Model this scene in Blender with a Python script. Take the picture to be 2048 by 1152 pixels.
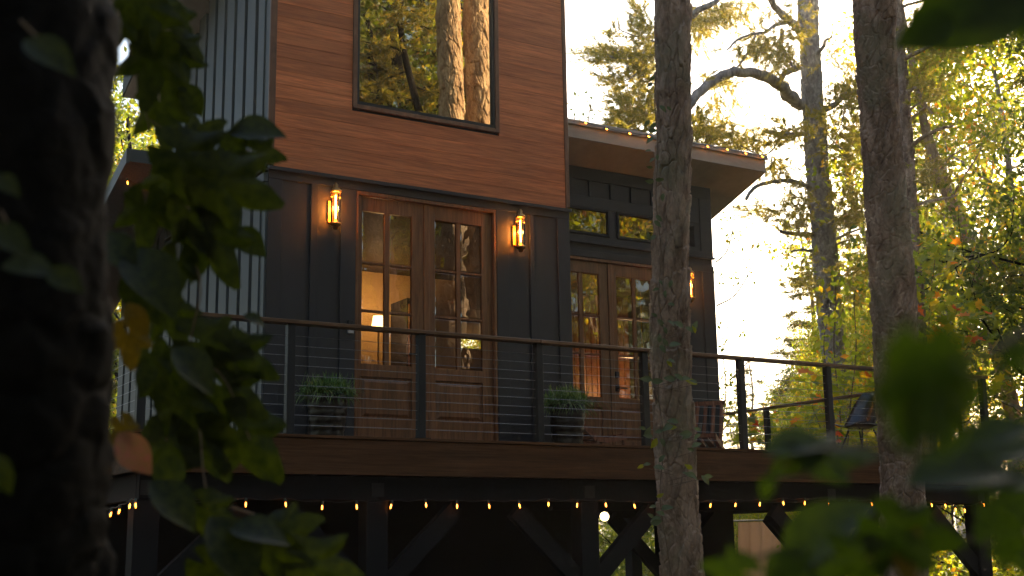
import bpy, math, random
import numpy as np
from math import radians, sin, cos, pi, sqrt
for _o in list(bpy.data.objects): bpy.data.objects.remove(_o)
S = bpy.context.scene
COL = S.collection
# ------------------------------------------------------------ camera
FPX = 2539.48
CAM = np.array([-4.34735, -11.91931, -0.95549])
RT = np.array([0.85655302, -0.51585109, -0.01464837])
UP = np.array([-0.08976646, -0.17688638, 0.98012917])
FW = np.array([0.5081918, 0.83821767, 0.19781869])
cd = bpy.data.cameras.new("camera"); cam = bpy.data.objects.new("camera", cd); COL.objects.link(cam)
import mathutils
cam.matrix_world = mathutils.Matrix(((RT[0], UP[0], -FW[0], CAM[0]), (RT[1], UP[1], -FW[1], CAM[1]), (RT[2], UP[2], -FW[2], CAM[2]), (0, 0, 0, 1)))
cd.sensor_fit = 'HORIZONTAL'; cd.sensor_width = 36.0; cd.lens = FPX / 2048 * 36
cd.clip_start = 0.05; cd.clip_end = 2000
cd.dof.use_dof = True; cd.dof.focus_distance = 13.5; cd.dof.aperture_fstop = 3.6; cd.dof.aperture_blades = 9
S.camera = cam
# ------------------------------------------------------------ world, sun, exposure
SUN_AZ, SUN_EL = 60.0, 21.0       # azimuth clockwise from +Y
W = bpy.data.worlds.new("World"); S.world = W; W.use_nodes = True
wn = W.node_tree; wn.nodes.clear()
sky = wn.nodes.new('ShaderNodeTexSky'); sky.sky_type = 'NISHITA'; sky.sun_disc = False
sky.sun_elevation = radians(SUN_EL); sky.sun_rotation = radians(SUN_AZ)
sky.air_density = 1.2; sky.dust_density = 2.2; sky.ozone_density = 1.0
bg = wn.nodes.new('ShaderNodeBackground'); bg.inputs[1].default_value = 0.08
wo = wn.nodes.new('ShaderNodeOutputWorld')
wn.links.new(sky.outputs[0], bg.inputs[0]); wn.links.new(bg.outputs[0], wo.inputs[0])
sl = bpy.data.lights.new("sun", 'SUN'); sl.energy = 5.0; sl.angle = radians(0.5); sl.color = (1.0, 0.80, 0.55)
so = bpy.data.objects.new("sun", sl); COL.objects.link(so)
sd = mathutils.Vector((sin(radians(SUN_AZ)) * cos(radians(SUN_EL)), cos(radians(SUN_AZ)) * cos(radians(SUN_EL)), sin(radians(SUN_EL))))
so.rotation_euler = sd.to_track_quat('Z', 'Y').to_euler(); so.location = (30, 20, 30)
S.view_settings.view_transform = 'Standard'; S.view_settings.look = 'None'
S.view_settings.exposure = 2.05; S.view_settings.gamma = 1.0
try: S.view_settings.use_curve_mapping = False
except Exception: pass
S.cycles.use_denoising = True
S.cycles.max_bounces = 8; S.cycles.diffuse_bounces = 3; S.cycles.glossy_bounces = 4
S.cycles.transmission_bounces = 6; S.cycles.transparent_max_bounces = 12
S.cycles.sample_clamp_indirect = 6.0

# ------------------------------------------------------------ helpers
def ray(u, v): return FW + RT * (u - 1024) / FPX + UP * (576 - v) / FPX
def at(u, v, t): return CAM + ray(u, v) * t
def atY(u, v, Y): d = ray(u, v); return CAM + d * ((Y - CAM[1]) / d[1])
def atX(u, v, X): d = ray(u, v); return CAM + d * ((X - CAM[0]) / d[0])
GROUPS = {}
def tag(o, label=None, cat=None, group=None, kind=None):
    if label: o['label'] = label
    if cat: o['category'] = cat
    if group: o['group'] = group
    if kind: o['kind'] = kind
    return o
def empty(name, loc=(0, 0, 0), label=None, cat=None, group=None, parent=None):
    o = bpy.data.objects.new(name, None); o.location = loc; o.empty_display_size = .2
    COL.objects.link(o); tag(o, label, cat, group)
    if parent: o.parent = parent
    return o
def link(name, me, mat=None, parent=None, smooth=False):
    o = bpy.data.objects.new(name, me); COL.objects.link(o)
    if mat is not None and not me.materials: me.materials.append(mat)
    if parent is not None:
        o.parent = parent
        L = np.zeros(3); p = parent
        while p is not None: L += np.array(p.location); p = p.parent
        o.location = tuple(-L)      # meshes are built in world coordinates
    if smooth: me.polygons.foreach_set('use_smooth', [True] * len(me.polygons))
    return o
def npmesh(name, V, F, mats=None, mi=None):
    """V (n,3) array; F (m,k) array of equal-size faces"""
    V = np.asarray(V, dtype=np.float32); F = np.asarray(F, dtype=np.int32)
    me = bpy.data.meshes.new(name); k = F.shape[1]
    me.vertices.add(len(V)); me.vertices.foreach_set('co', V.ravel())
    me.loops.add(F.size); me.loops.foreach_set('vertex_index', F.ravel())
    me.polygons.add(len(F)); me.polygons.foreach_set('loop_start', np.arange(0, F.size, k, dtype=np.int32))
    me.polygons.foreach_set('loop_total', np.full(len(F), k, dtype=np.int32))
    if mats:
        for m in mats: me.materials.append(m)
    if mi is not None: me.polygons.foreach_set('material_index', np.asarray(mi, dtype=np.int32))
    me.update(calc_edges=True); return me
class MB:
    def __init__(s): s.v = []; s.f = []
    def add(s, V, F):
        b = len(s.v); s.v += [tuple(map(float, p)) for p in V]; s.f += [tuple(b + i for i in f) for f in F]; return s
    def box(s, x0, x1, y0, y1, z0, z1, bev=0.0):
        if bev <= 0:
            V = [(x, y, z) for x in (x0, x1) for y in (y0, y1) for z in (z0, z1)]
            F = [(0, 1, 3, 2), (4, 6, 7, 5), (0, 4, 5, 1), (2, 3, 7, 6), (0, 2, 6, 4), (1, 5, 7, 3)]
            return s.add(V, F)
        b = min(bev, (x1 - x0) * .45, (y1 - y0) * .45, (z1 - z0) * .45)
        V = []; idx = {}
        for i, x in enumerate((x0, x1)):
            for j, y in enumerate((y0, y1)):
                for k, z in enumerate((z0, z1)):
                    sx, sy, sz = (1 if i == 0 else -1), (1 if j == 0 else -1), (1 if k == 0 else -1)
                    idx[i, j, k, 0] = len(V); V.append((x, y + sy * b, z + sz * b))
                    idx[i, j, k, 1] = len(V); V.append((x + sx * b, y, z + sz * b))
                    idx[i, j, k, 2] = len(V); V.append((x + sx * b, y + sy * b, z))
        F = []
        for i in (0, 1):
            q = [idx[i, 0, 0, 0], idx[i, 0, 1, 0], idx[i, 1, 1, 0], idx[i, 1, 0, 0]]; F.append(q if i == 0 else q[::-1])
            q = [idx[0, i, 0, 1], idx[1, i, 0, 1], idx[1, i, 1, 1], idx[0, i, 1, 1]]; F.append(q if i == 0 else q[::-1])
            q = [idx[0, 0, i, 2], idx[0, 1, i, 2], idx[1, 1, i, 2], idx[1, 0, i, 2]]; F.append(q if i == 0 else q[::-1])
        for j in (0, 1):
            for k in (0, 1):
                q = [idx[0, j, k, 1], idx[1, j, k, 1], idx[1, j, k, 2], idx[0, j, k, 2]]; F.append(q if (j + k) % 2 else q[::-1])
                q = [idx[j, 0, k, 0], idx[j, 1, k, 0], idx[j, 1, k, 2], idx[j, 0, k, 2]]; F.append(q[::-1] if (j + k) % 2 else q)
                q = [idx[j, k, 0, 0], idx[j, k, 1, 0], idx[j, k, 1, 1], idx[j, k, 0, 1]]; F.append(q if (j + k) % 2 else q[::-1])
        for i in (0, 1):
            for j in (0, 1):
                for k in (0, 1):
                    q = [idx[i, j, k, 0], idx[i, j, k, 1], idx[i, j, k, 2]]; F.append(q if (i + j + k) % 2 else q[::-1])
        return s.add(V, F)
    def prism(s, A, B, w, h, up=(0, 0, 1)):
        """rectangular bar from A to B, w across, h along up"""
        A = np.array(A, float); B = np.array(B, float); d = B - A; d /= np.linalg.norm(d)
        r = np.cross(d, np.array(up, float)); r /= np.linalg.norm(r); u = np.cross(r, d)
        V = [P + r * a * w / 2 + u * b * h / 2 for P in (A, B) for a, b in ((-1, -1), (1, -1), (1, 1), (-1, 1))]
        return s.add(V, [(0, 1, 2, 3), (7, 6, 5, 4), (0, 4, 5, 1), (1, 5, 6, 2), (2, 6, 7, 3), (3, 7, 4, 0)])
    def tube(s, pts, rad, n=8, caps=True):
        V, F = tube_arrays(pts, rad, n, caps); return s.add(V, F)
    def lathe(s, c, prof, n=20):
        c = np.array(c, float); V = []; F = []
        for r, z in prof:
            for k in range(n): V.append(c + np.array((r * cos(2 * pi * k / n), r * sin(2 * pi * k / n), z)))
        for i in range(len(prof) - 1):
            for k in range(n): F.append((i * n + k, i * n + (k + 1) % n, (i + 1) * n + (k + 1) % n, (i + 1) * n + k))
        F.append(tuple(range(n))[::-1]); F.append(tuple((len(prof) - 1) * n + k for k in range(n)))
        return s.add(V, F)
    def mesh(s, name):
        me = bpy.data.meshes.new(name); me.from_pydata(s.v, [], s.f); me.update()
        return me
    def build(s, name, mat, parent=None, smooth=False):
        me = s.mesh(name); o = link(name, me, mat, parent, smooth)
        return o
def frames(pts):
    P = np.array(pts, float); n = len(P)
    T = np.zeros_like(P); T[1:-1] = P[2:] - P[:-2]; T[0] = P[1] - P[0]; T[-1] = P[-1] - P[-2]
    T /= np.maximum(np.linalg.norm(T, axis=1, keepdims=True), 1e-9)
    a = np.array((0, 0, 1.)) if abs(T[0][2]) < .9 else np.array((1., 0, 0))
    N = np.zeros_like(P); N[0] = np.cross(T[0], a); N[0] /= np.linalg.norm(N[0])
    for i in range(1, n):
        v = N[i - 1] - T[i] * (N[i - 1] @ T[i]); N[i] = v / max(np.linalg.norm(v), 1e-9)
    return P, T, N, np.cross(T, N)
def tube_arrays(pts, rad, n=8, caps=True):
    P, T, N, B = frames(pts); m = len(P)
    rad = np.broadcast_to(np.array(rad, float), (m,))
    th = np.arange(n) * 2 * pi / n
    V = (P[:, None] + rad[:, None, None] * (np.cos(th)[None, :, None] * N[:, None] + np.sin(th)[None, :, None] * B[:, None])).reshape(-1, 3)
    F = []
    for i in range(m - 1):
        for k in range(n): F.append((i * n + k, i * n + (k + 1) % n, (i + 1) * n + (k + 1) % n, (i + 1) * n + k))
    if caps: F.append(tuple(range(n))[::-1]); F.append(tuple((m - 1) * n + k for k in range(n)))
    return V, F
def cr(pts, k=6):
    """Catmull-Rom resample of rows (any dimension)"""
    P = np.array(pts, float); P = np.vstack([2 * P[0] - P[1], P, 2 * P[-1] - P[-2]]); out = []
    for i in range(1, len(P) - 2):
        for j in range(k):
            t = j / k; a, b, c, d = P[i - 1], P[i], P[i + 1], P[i + 2]
            out.append(.5 * ((2 * b) + (-a + c) * t + (2 * a - 5 * b + 4 * c - d) * t * t + (-a + 3 * b - 3 * c + d) * t ** 3))
    out.append(P[-2]); return np.array(out)
# ------------------------------------------------------------ materials
def M(name): 
    m = bpy.data.materials.new(name); m.use_nodes = True; nt = m.node_tree
    b = nt.nodes['Principled BSDF']; return m, nt, b
def setp(b, **k):
    for a, v in k.items():
        a = a.replace('_', ' ')
        if a in b.inputs: b.inputs[a].default_value = v
def nd(nt, t, **k):
    n = nt.nodes.new(t)
    for a, v in k.items(): setattr(n, a, v)
    return n
def coords(nt, scale=(1, 1, 1), which='Object', rot=(0, 0, 0)):
    tc = nd(nt, 'ShaderNodeTexCoord'); mp = nd(nt, 'ShaderNodeMapping')
    mp.inputs['Scale'].default_value = scale; mp.inputs['Rotation'].default_value = rot
    nt.links.new(tc.outputs[which], mp.inputs[0]); return mp.outputs[0]
def noise(nt, vec, scale, detail=4, rough=.55, dist=0):
    n = nd(nt, 'ShaderNodeTexNoise'); n.inputs['Scale'].default_value = scale; n.inputs['Detail'].default_value = detail
    n.inputs['Roughness'].default_value = rough; n.inputs['Distortion'].default_value = dist
    nt.links.new(vec, n.inputs['Vector']); return n.outputs['Fac']
def ramp(nt, fac, stops):
    r = nd(nt, 'ShaderNodeValToRGB'); e = r.color_ramp.elements
    while len(e) > 1: e.remove(e[-1])
    e[0].position = stops[0][0]; e[0].color = (*stops[0][1], 1)
    for p, c in stops[1:]:
        x = e.new(p); x.color = (*c, 1)
    nt.links.new(fac, r.inputs[0]); return r.outputs[0]
def bump(nt, b, h, strength=.3, dist=.01):
    n = nd(nt, 'ShaderNodeBump'); n.inputs['Strength'].default_value = strength; n.inputs['Distance'].default_value = dist
    nt.links.new(h, n.inputs['Height']); nt.links.new(n.outputs[0], b.inputs['Normal']); return n
def mixc(nt, f, a, b_, typ='MIX'):
    m = nd(nt, 'ShaderNodeMix', data_type='RGBA', blend_type=typ)
    for i, x in ((0, f),):
        if isinstance(x, (int, float)): m.inputs[0].default_value = x
        else: nt.links.new(x, m.inputs[0])
    for s, x in ((6, a), (7, b_)):
        if isinstance(x, tuple): m.inputs[s].default_value = (*x, 1)
        else: nt.links.new(x, m.inputs[s])
    return m.outputs[2]
def objrand(nt):
    return nd(nt, 'ShaderNodeObjectInfo').outputs['Random']
def offset_by_random(nt, vec, amt=37.0):
    a = nd(nt, 'ShaderNodeVectorMath', operation='ADD'); m = nd(nt, 'ShaderNodeMath', operation='MULTIPLY'); m.inputs[1].default_value = amt
    nt.links.new(objrand(nt), m.inputs[0]); cx = nd(nt, 'ShaderNodeCombineXYZ')
    nt.links.new(m.outputs[0], cx.inputs[0]); nt.links.new(m.outputs[0], cx.inputs[1])
    nt.links.new(vec, a.inputs[0]); nt.links.new(cx.outputs[0], a.inputs[1]); return a.outputs[0]
def mat_wood(name, dark, light, scale, rough=.5, streak=12, bstr=.15, var=.35, spec=.4):
    """grain runs along the axis whose scale entry is small"""
    m, nt, b = M(name); v = offset_by_random(nt, coords(nt, scale))
    g = noise(nt, v, streak, 6, .65, .6); g2 = noise(nt, v, streak * .18, 3, .5, .4)
    c = ramp(nt, g, [(.30, dark), (.68, light)])
    c2 = ramp(nt, g2, [(.3, (.70, .68, .66)), (.62, (1.05, 1.0, .98))])
    c = mixc(nt, .8, c, c2, 'MULTIPLY')
    r = ramp(nt, objrand(nt), [(0, (1 - var,) * 3), (1, (1 + var * .5,) * 3)])
    c = mixc(nt, 1.0, c, r, 'MULTIPLY'); nt.links.new(c, b.inputs['Base Color'])
    setp(b, Roughness=rough, Specular_IOR_Level=spec); bump(nt, b, g, bstr, .004); return m
def mat_paint(name, col, rough=.5, spec=.4, vscale=(1, 1, .25), bstr=.12):
    m, nt, b = M(name); v = coords(nt, vscale)
    n1 = noise(nt, v, 3.5, 5, .6); n2 = noise(nt, v, 60, 4, .6)
    c = ramp(nt, n1, [(.3, tuple(x * .82 for x in col)), (.7, tuple(x * 1.15 for x in col))])
    nt.links.new(c, b.inputs['Base Color']); setp(b, Roughness=rough, Specular_IOR_Level=spec)
    rr = nd(nt, 'ShaderNodeMapRange'); rr.inputs[3].default_value = rough - .08; rr.inputs[4].default_value = rough + .12
    nt.links.new(n1, rr.inputs[0]); nt.links.new(rr.outputs[0], b.inputs['Roughness'])
    bump(nt, b, n2, bstr, .002); return m
def mat_simple(name, col, rough=.5, metal=0.0, spec=.5, nstr=0, nscale=40):
    m, nt, b = M(name); setp(b, Base_Color=(*col, 1), Roughness=rough, Metallic=metal, Specular_IOR_Level=spec)
    v = coords(nt); n = noise(nt, v, nscale, 4)
    c = ramp(nt, n, [(.3, tuple(x * .8 for x in col)), (.7, tuple(min(x * 1.2, 1) for x in col))]); nt.links.new(c, b.inputs['Base Color'])
    if nstr: bump(nt, b, n, nstr, .003)
    return m
def mat_emit(name, col, strength):
    m, nt, b = M(name); setp(b, Base_Color=(*col, 1), Roughness=.4)
    b.inputs['Emission Color'].default_value = (*col, 1); b.inputs['Emission Strength'].default_value = strength; return m
def mat_glass(name, refl=.12, rough=0.0, tint=(.9, .9, .88), wav=.0, wscale=3.0, gcol=(1, .97, .9)):
    """thin pane: mirror part by fresnel plus a coated base level, the rest clear"""
    m = bpy.data.materials.new(name); m.use_nodes = True; nt = m.node_tree; nt.nodes.clear()
    out = nd(nt, 'ShaderNodeOutputMaterial'); mx = nd(nt, 'ShaderNodeMixShader'); gl = nd(nt, 'ShaderNodeBsdfGlossy'); tr = nd(nt, 'ShaderNodeBsdfTransparent')
    gl.inputs['Roughness'].default_value = rough; gl.inputs['Color'].default_value = (*gcol, 1); tr.inputs[0].default_value = (*tint, 1)
    lw = nd(nt, 'ShaderNodeFresnel'); lw.inputs[0].default_value = 1.45
    mr = nd(nt, 'ShaderNodeMapRange'); mr.inputs[1].default_value = 0.0; mr.inputs[2].default_value = 1.0
    mr.inputs[3].default_value = refl; mr.inputs[4].default_value = 1.0
    nt.links.new(lw.outputs[0], mr.inputs[0]); nt.links.new(mr.outputs[0], mx.inputs[0])
    nt.links.new(tr.outputs[0], mx.inputs[1]); nt.links.new(gl.outputs[0], mx.inputs[2]); nt.links.new(mx.outputs[0], out.inputs[0])
    if wav:
        v = offset_by_random(nt, coords(nt, (1, 1, .6))); n = noise(nt, v, wscale, 2, .5)
        bp = nd(nt, 'ShaderNodeBump'); bp.inputs['Strength'].default_value = wav; bp.inputs['Distance'].default_value = .02
        nt.links.new(n, bp.inputs['Height']); nt.links.new(bp.outputs[0], gl.inputs['Normal'])
    return m
def mat_leaf(name, stops, trans=.45, rough=.4, spec=.5, tcol=None, vein=False):
    m, nt, b = M(name); out = nt.nodes['Material Output']
    gi = nd(nt, 'ShaderNodeNewGeometry'); c = ramp(nt, gi.outputs['Random Per Island'], stops)
    if vein:
        c = ramp(nt, noise(nt, offset_by_random(nt, coords(nt)), 9, 4), [(.3, stops[0][1]), (.7, stops[-1][1])])
        bump(nt, b, noise(nt, coords(nt), 55, 3), .25, .004)
    nt.links.new(c, b.inputs['Base Color']); setp(b, Roughness=rough, Specular_IOR_Level=spec)
    tl = nd(nt, 'ShaderNodeBsdfTranslucent'); mx = nd(nt, 'ShaderNodeMixShader'); mx.inputs[0].default_value = trans
    tc = mixc(nt, 1.0, c, tcol or (2.3, 2.0, .5), 'MULTIPLY'); nt.links.new(tc, tl.inputs[0])
    nt.links.new(b.outputs[0], mx.inputs[1]); nt.links.new(tl.outputs[0], mx.inputs[2]); nt.links.new(mx.outputs[0], out.inputs[0]); return m
def mat_bark(name, dark, mid, light, lichen=None, sc=1.0):
    m, nt, b = M(name); v = coords(nt, (1, 1, .35))
    n1 = noise(nt, v, 9 * sc, 6, .65, .5); n2 = noise(nt, coords(nt, (1, 1, .6)), 38 * sc, 5, .6); n3 = noise(nt, coords(nt), 2.2, 3)
    c = ramp(nt, n1, [(.3, dark), (.5, mid), (.72, light)])
    c = mixc(nt, .5, c, ramp(nt, n2, [(.3, (.5, .5, .5)), (.7, (1.3, 1.3, 1.3))]), 'MULTIPLY')
    if lichen:
        f = ramp(nt, n3, [(.52, (0, 0, 0)), (.66, (.7, .7, .7))]); c = mixc(nt, f, c, lichen)
    nt.links.new(c, b.inputs['Base Color']); setp(b, Roughness=.8, Specular_IOR_Level=.25); bump(nt, b, n2, .5, .012); return m
PAINT = mat_paint('dark_paint', (.025, .026, .030), .48, .35)
PAINT_S = mat_paint('side_paint', (.080, .088, .090), .55, .35)
PAINT_B = mat_paint('beam_paint', (.011, .012, .014), .8, .12, (.25, 1, 1))
SOFFIT = mat_paint('soffit_paint', (.40, .365, .335), .6, .3, (1, 1, 1), .05)
FASCIAP = mat_paint('roof_fascia_paint', (.36, .335, .29), .6, .3, (.5, 1, 2), .08)
ICEIL = mat_paint('dark_ceiling', (.05, .035, .02), .7, .2)
CLAD = mat_wood('cladding_wood', (.38, .108, .038), (.80, .265, .095), (.16, 1, 3.2), .55, 14, .2, .28, .3)
TRIMW = mat_wood('window_trim_wood', (.10, .045, .022), (.22, .10, .05), (1, 1, .3), .5, 14, .1, .1)
DOORW = mat_wood('mahogany', (.085, .036, .016), (.24, .108, .048), (3, 3, .22), .38, 12, .12, .12, .45)
FASCIAW = mat_wood('deck_composite', (.060, .028, .012), (.135, .066, .030), (.12, 1, 3.5), .78, 16, .25, .12, .12)
RAILW = mat_wood('rail_wood', (.085, .042, .02), (.20, .11, .055), (.15, 3, 3), .5, 14, .15, .08, .35)
CHAIRW = mat_wood('chair_wood', (.10, .035, .018), (.28, .11, .06), (3, 3, .3), .5, 12, .12, .2, .4)
BLACKM = mat_simple('black_metal', (.016, .017, .019), .55, .0, .3, .1, 90)
STEEL = mat_simple('cable_steel', (.24, .24, .24), .35, 1.0)
BRASS = mat_simple('antique_brass', (.50, .30, .10), .32, 1.0, .5, .05, 60)
GLAZE = mat_simple('black_glaze', (.010, .008, .007), .36, 0, .5, .5, 60)
SOIL = mat_simple('soil', (.03, .02, .015), .9)
RAILW.node_tree.nodes['Principled BSDF'].inputs['Roughness'].default_value = .42
GREYM = mat_simple('grey_plastic', (.30, .30, .31), .5)
ROOFM = mat_simple('roof_drip_metal', (.30, .285, .26), .5, .3, .5, .2, 14)
ROOFB = mat_simple('roof_membrane', (.10, .095, .09), .8)
IWALL = mat_paint('interior_wall', (.50, .34, .18), .7, .2)
IFLOOR = mat_wood('interior_floor', (.06, .03, .015), (.16, .09, .045), (.2, 2, 1), .4)
PANE = mat_glass('bevelled_glass', .12, 0.0, (.62, .55, .42), .10, 4.0)
PANE_W = mat_glass('picture_window_glass', .50, 0.0, (.35, .33, .30), .012, .8, (1, .86, .62))
PANE_C = mat_glass('clerestory_glass', .13, 0.0, (.35, .33, .30), .03, 2, (1, .86, .62))
L_VN = mat_leaf('vine_leaf', [(0, (.07, .10, .05)), (1, (.12, .15, .08))], .3, .5, .4, (1.3, 1.3, .6))
TUBE = mat_glass('lamp_tube_glass', .04, 0.0, (1.0, .82, .55))
BULBG = mat_glass('amber_bulb_glass', .05, 0.02, (1.0, .55, .18))
FILAM = mat_emit('filament', (1.0, .48, .13), 7.0)
LAMPF = mat_emit('sconce_filament', (1.0, .66, .28), 20.0)
GLOBE = mat_emit('globe_glow', (1.0, .78, .42), 1.2)
SHADEM = mat_emit('lamp_shade_glow', (1.0, .62, .25), 3.0)
BARK_P = mat_bark('pine_bark', (.10, .062, .045), (.28, .195, .15), (.50, .375, .315), (.19, .17, .12))
BARK_G = mat_bark('grey_bark', (.11, .10, .10), (.27, .245, .24), (.46, .43, .42), None, .7)
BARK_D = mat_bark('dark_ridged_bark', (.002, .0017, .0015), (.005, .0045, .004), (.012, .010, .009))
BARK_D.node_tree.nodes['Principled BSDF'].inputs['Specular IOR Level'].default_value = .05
BARK_L = mat_bark('tan_bark', (.12, .07, .04), (.34, .23, .14), (.55, .43, .28), None, .8)
TWIG = mat_simple('twig_bark', (.12, .08, .05), .8)
L_YG = mat_leaf('yellow_green_leaf', [(0, (.12, .17, .025)), (.5, (.20, .27, .035)), (.82, (.34, .34, .05)), (.95, (.45, .30, .04)), (1, (.42, .14, .03))], .6, .45, .4)
L_DG = mat_leaf('dark_green_leaf', [(0, (.05, .085, .02)), (.6, (.09, .13, .025)), (1, (.18, .20, .03))], .5, .4, .5)
L_PI = mat_leaf('pine_needle', [(0, (.12, .15, .04)), (.6, (.22, .23, .07)), (1, (.36, .31, .12))], .6, .5, .4, (2.3, 1.8, .6))
L_CE = mat_leaf('cedar_spray', [(0, (.05, .075, .025)), (.5, (.10, .12, .035)), (1, (.22, .19, .05))], .55, .5, .4, (2.3, 1.8, .6))
L_MP = mat_leaf('maple_leaf', [(0, (.10, .16, .015)), (.55, (.18, .22, .02)), (.82, (.35, .28, .02)), (.94, (.50, .16, .02)), (1, (.45, .05, .02))], .5, .45, .4)
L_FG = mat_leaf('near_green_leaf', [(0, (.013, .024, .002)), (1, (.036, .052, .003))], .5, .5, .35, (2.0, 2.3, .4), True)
L_FL = mat_leaf('near_leaf_shaded', [(0, (.007, .012, .001)), (1, (.030, .038, .002))], .40, .5, .3, (1.6, 1.7, .4), True)  # darker copy of the near green leaf, shade put into its colour
L_FY = mat_leaf('near_yellow_leaf', [(0, (.09, .065, .004)), (1, (.15, .105, .008))], .35, .35, .4, (1.2, 1.0, .4), True)
L_FR = mat_leaf('near_pink_leaf', [(0, (.30, .17, .06)), (1, (.42, .14, .10))], .3, .4, .4, (1.1, .9, .7), True)
L_GR = mat_leaf('planter_grass', [(0, (.06, .12, .04)), (.6, (.12, .21, .06)), (1, (.24, .32, .11))], .25, .4, .5, (1.1, 1.2, .5))
GROUNDM = mat_simple('forest_floor', (.07, .05, .03), .9, 0, .2, .6, 6)
FABRIC = mat_leaf('privacy_fabric', [(0, (.55, .36, .24)), (1, (.66, .44, .30))], .5, .9, .1, (1.2, 1.1, 1.0))  # cloth made paler: the sunlight that misses it is put into the colour
STRAW = mat_simple('straw', (.35, .25, .12), .8)
#SECTION_STRUCTURE
# ============================================================ THE HOUSE
house = empty('house', (0, 0, 0), 'tall modern cabin with brown plank upper wall and charcoal lower wall above the deck', 'house')
W1, W2, YW = 3.675, 7.13, 1.53
YB, YB2 = 3.6, 5.72          # back of the tall block, back of the low part
def B(name, mat, *bx, parent=house, bev=0.0):
    m = MB()
    for b in bx: m.box(*b, bev=bev)
    return m.build(name, mat, parent)
ZT = 6.25
# wall cores (faces 2 cm behind the trims)
B('front_wall', PAINT, (0.02, .98, .02, .14, -.34, 2.86), (2.68, W1 - .02, .02, .14, -.34, 2.86), (.98, 2.68, .02, .14, 2.72, 2.86),
  (.02, .95, .02, .14, 2.862, ZT), (2.70, W1 - .02, .02, .14, 2.862, ZT), (.952, 2.698, .02, .14, 2.862, 3.66), (.952, 2.698, .02, .14, 5.95, ZT))
B('side_wall', PAINT_S, (.02, .14, .142, .90, -.34, ZT - .1), (.02, .14, .902, 1.95, -.34, 2.34), (.02, .14, .902, 1.95, 2.76, ZT - .1), (.02, .14, 1.952, YB, -.34, 5.2), (.02, .14, YB + .002, YB2, -.34, 3.55))
B('back_wall', IWALL, (.142, 5.0, YB2 - .12, YB2, -.34, 3.5), (5.0, 5.95, YB2 - .12, YB2, -.34, 2.12), (5.0, 5.95, YB2 - .12, YB2, 2.62, 3.5), (5.95, W2 - .1, YB2 - .12, YB2, -.34, 3.3))
B('upper_back_wall', PAINT, (.142, W1 - .02, YB - .12, YB, 2.75, 5.1))
B('upper_side_wall', PAINT, (W1 - .14, W1 - .022, .142, YB - .13, 2.87, 5.3))
B('block_side_wall', PAINT, (W1 - .14, W1 - .022, .142, YW, -.34, 2.86))
B('interior_floor', IFLOOR, (.15, W1 - .15, .155, YW + .14, -.06, -.005), (.15, W2 - .2, YW + .142, YB2 - .13, -.06, -.005))
B('interior_ceiling', ICEIL, (.15, W1 - .15, .145, YW + .14, 2.70, 2.718), (.15, W2 - .2, YW + .142, YB2 - .13, 2.70, 2.718))
B('interior_wall', IWALL, (1.9, 4.15, 3.5, 3.6, 0, 2.70), (.142, .16, .2, 5.5, 0, 2.69))
# --- horizontal brown cladding planks of the upper wall
zr0 = 2.862; rng = random.Random(3)
k = 0
while zr0 + .15 * k < ZT - .12:
    a = zr0 + .15 * k + .0008; b = a + .1482
    segs = [(.052, W1 - .052)] if b < 3.645 else [(.052, .912), (2.732, W1 - .052)]
    if a < 3.645 <= b: segs = [(.052, .912), (2.732, W1 - .052)]; 
    for (x0, x1) in segs:
        y = -.006 - rng.random() * .002
        B('cladding_plank', CLAD, (x0, x1, y, .019, a, b), bev=.0012)
    k += 1
B('corner_trim', TRIMW, (-.022, .05, -.016, .019, 2.885, ZT), bev=.003)
B('corner_trim', TRIMW, (W1 - .05, W1 + .004, -.016, .06, 2.885, ZT), bev=.003)
B('drip_flashing', PAINT, (-.012, W1 + .01, -.045, .0, 2.843, 2.861), (-.012, W1 + .01, -.045, -.030, 2.825, 2.843))
# --- charcoal trim boards of the lower wall
B('header_trim', PAINT, (.0, W1, -.0, .019, 2.742, 2.842), bev=.002)
for x0, x1 in ((0.0, .15), (.467, .545), (.80, .972), (2.688, 2.841), (3.128, 3.186), (3.508, W1)):
    B('batten', PAINT, (x0, x1, 0, .0195, -.02, 2.7405), bev=.002)
B('base_trim', PAINT, (.0, .972, -.008, .018, -.02, .10), (2.688, W1, -.008, .018, -.02, .10))
# --- big picture window
wf = B('window', TRIMW, (.913, .962, -.028, .03, 3.643, 6.0), (2.682, 2.732, -.028, .03, 3.643, 6.0), (.9625, 2.6815, -.028, .03, 3.643, 3.688), (.9625, 2.6815, -.028, .03, 5.96, 6.0), bev=.003)
B('window_frame', BLACKM, (.9635, .992, -.012, .05, 3.690, 5.958), (2.650, 2.680, -.012, .05, 3.690, 5.958), (.9925, 2.6495, -.012, .05, 3.690, 3.728), (.9925, 2.6495, -.012, .05, 5.93, 5.958), parent=wf)
B('glass_pane', PANE_W, (.990, 2.652, .020, .026, 3.726, 5.932), parent=wf)
B('upper_room_wall', IWALL, (.2, W1 - .2, 2.6, 2.7, 2.9, 5.2))
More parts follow.
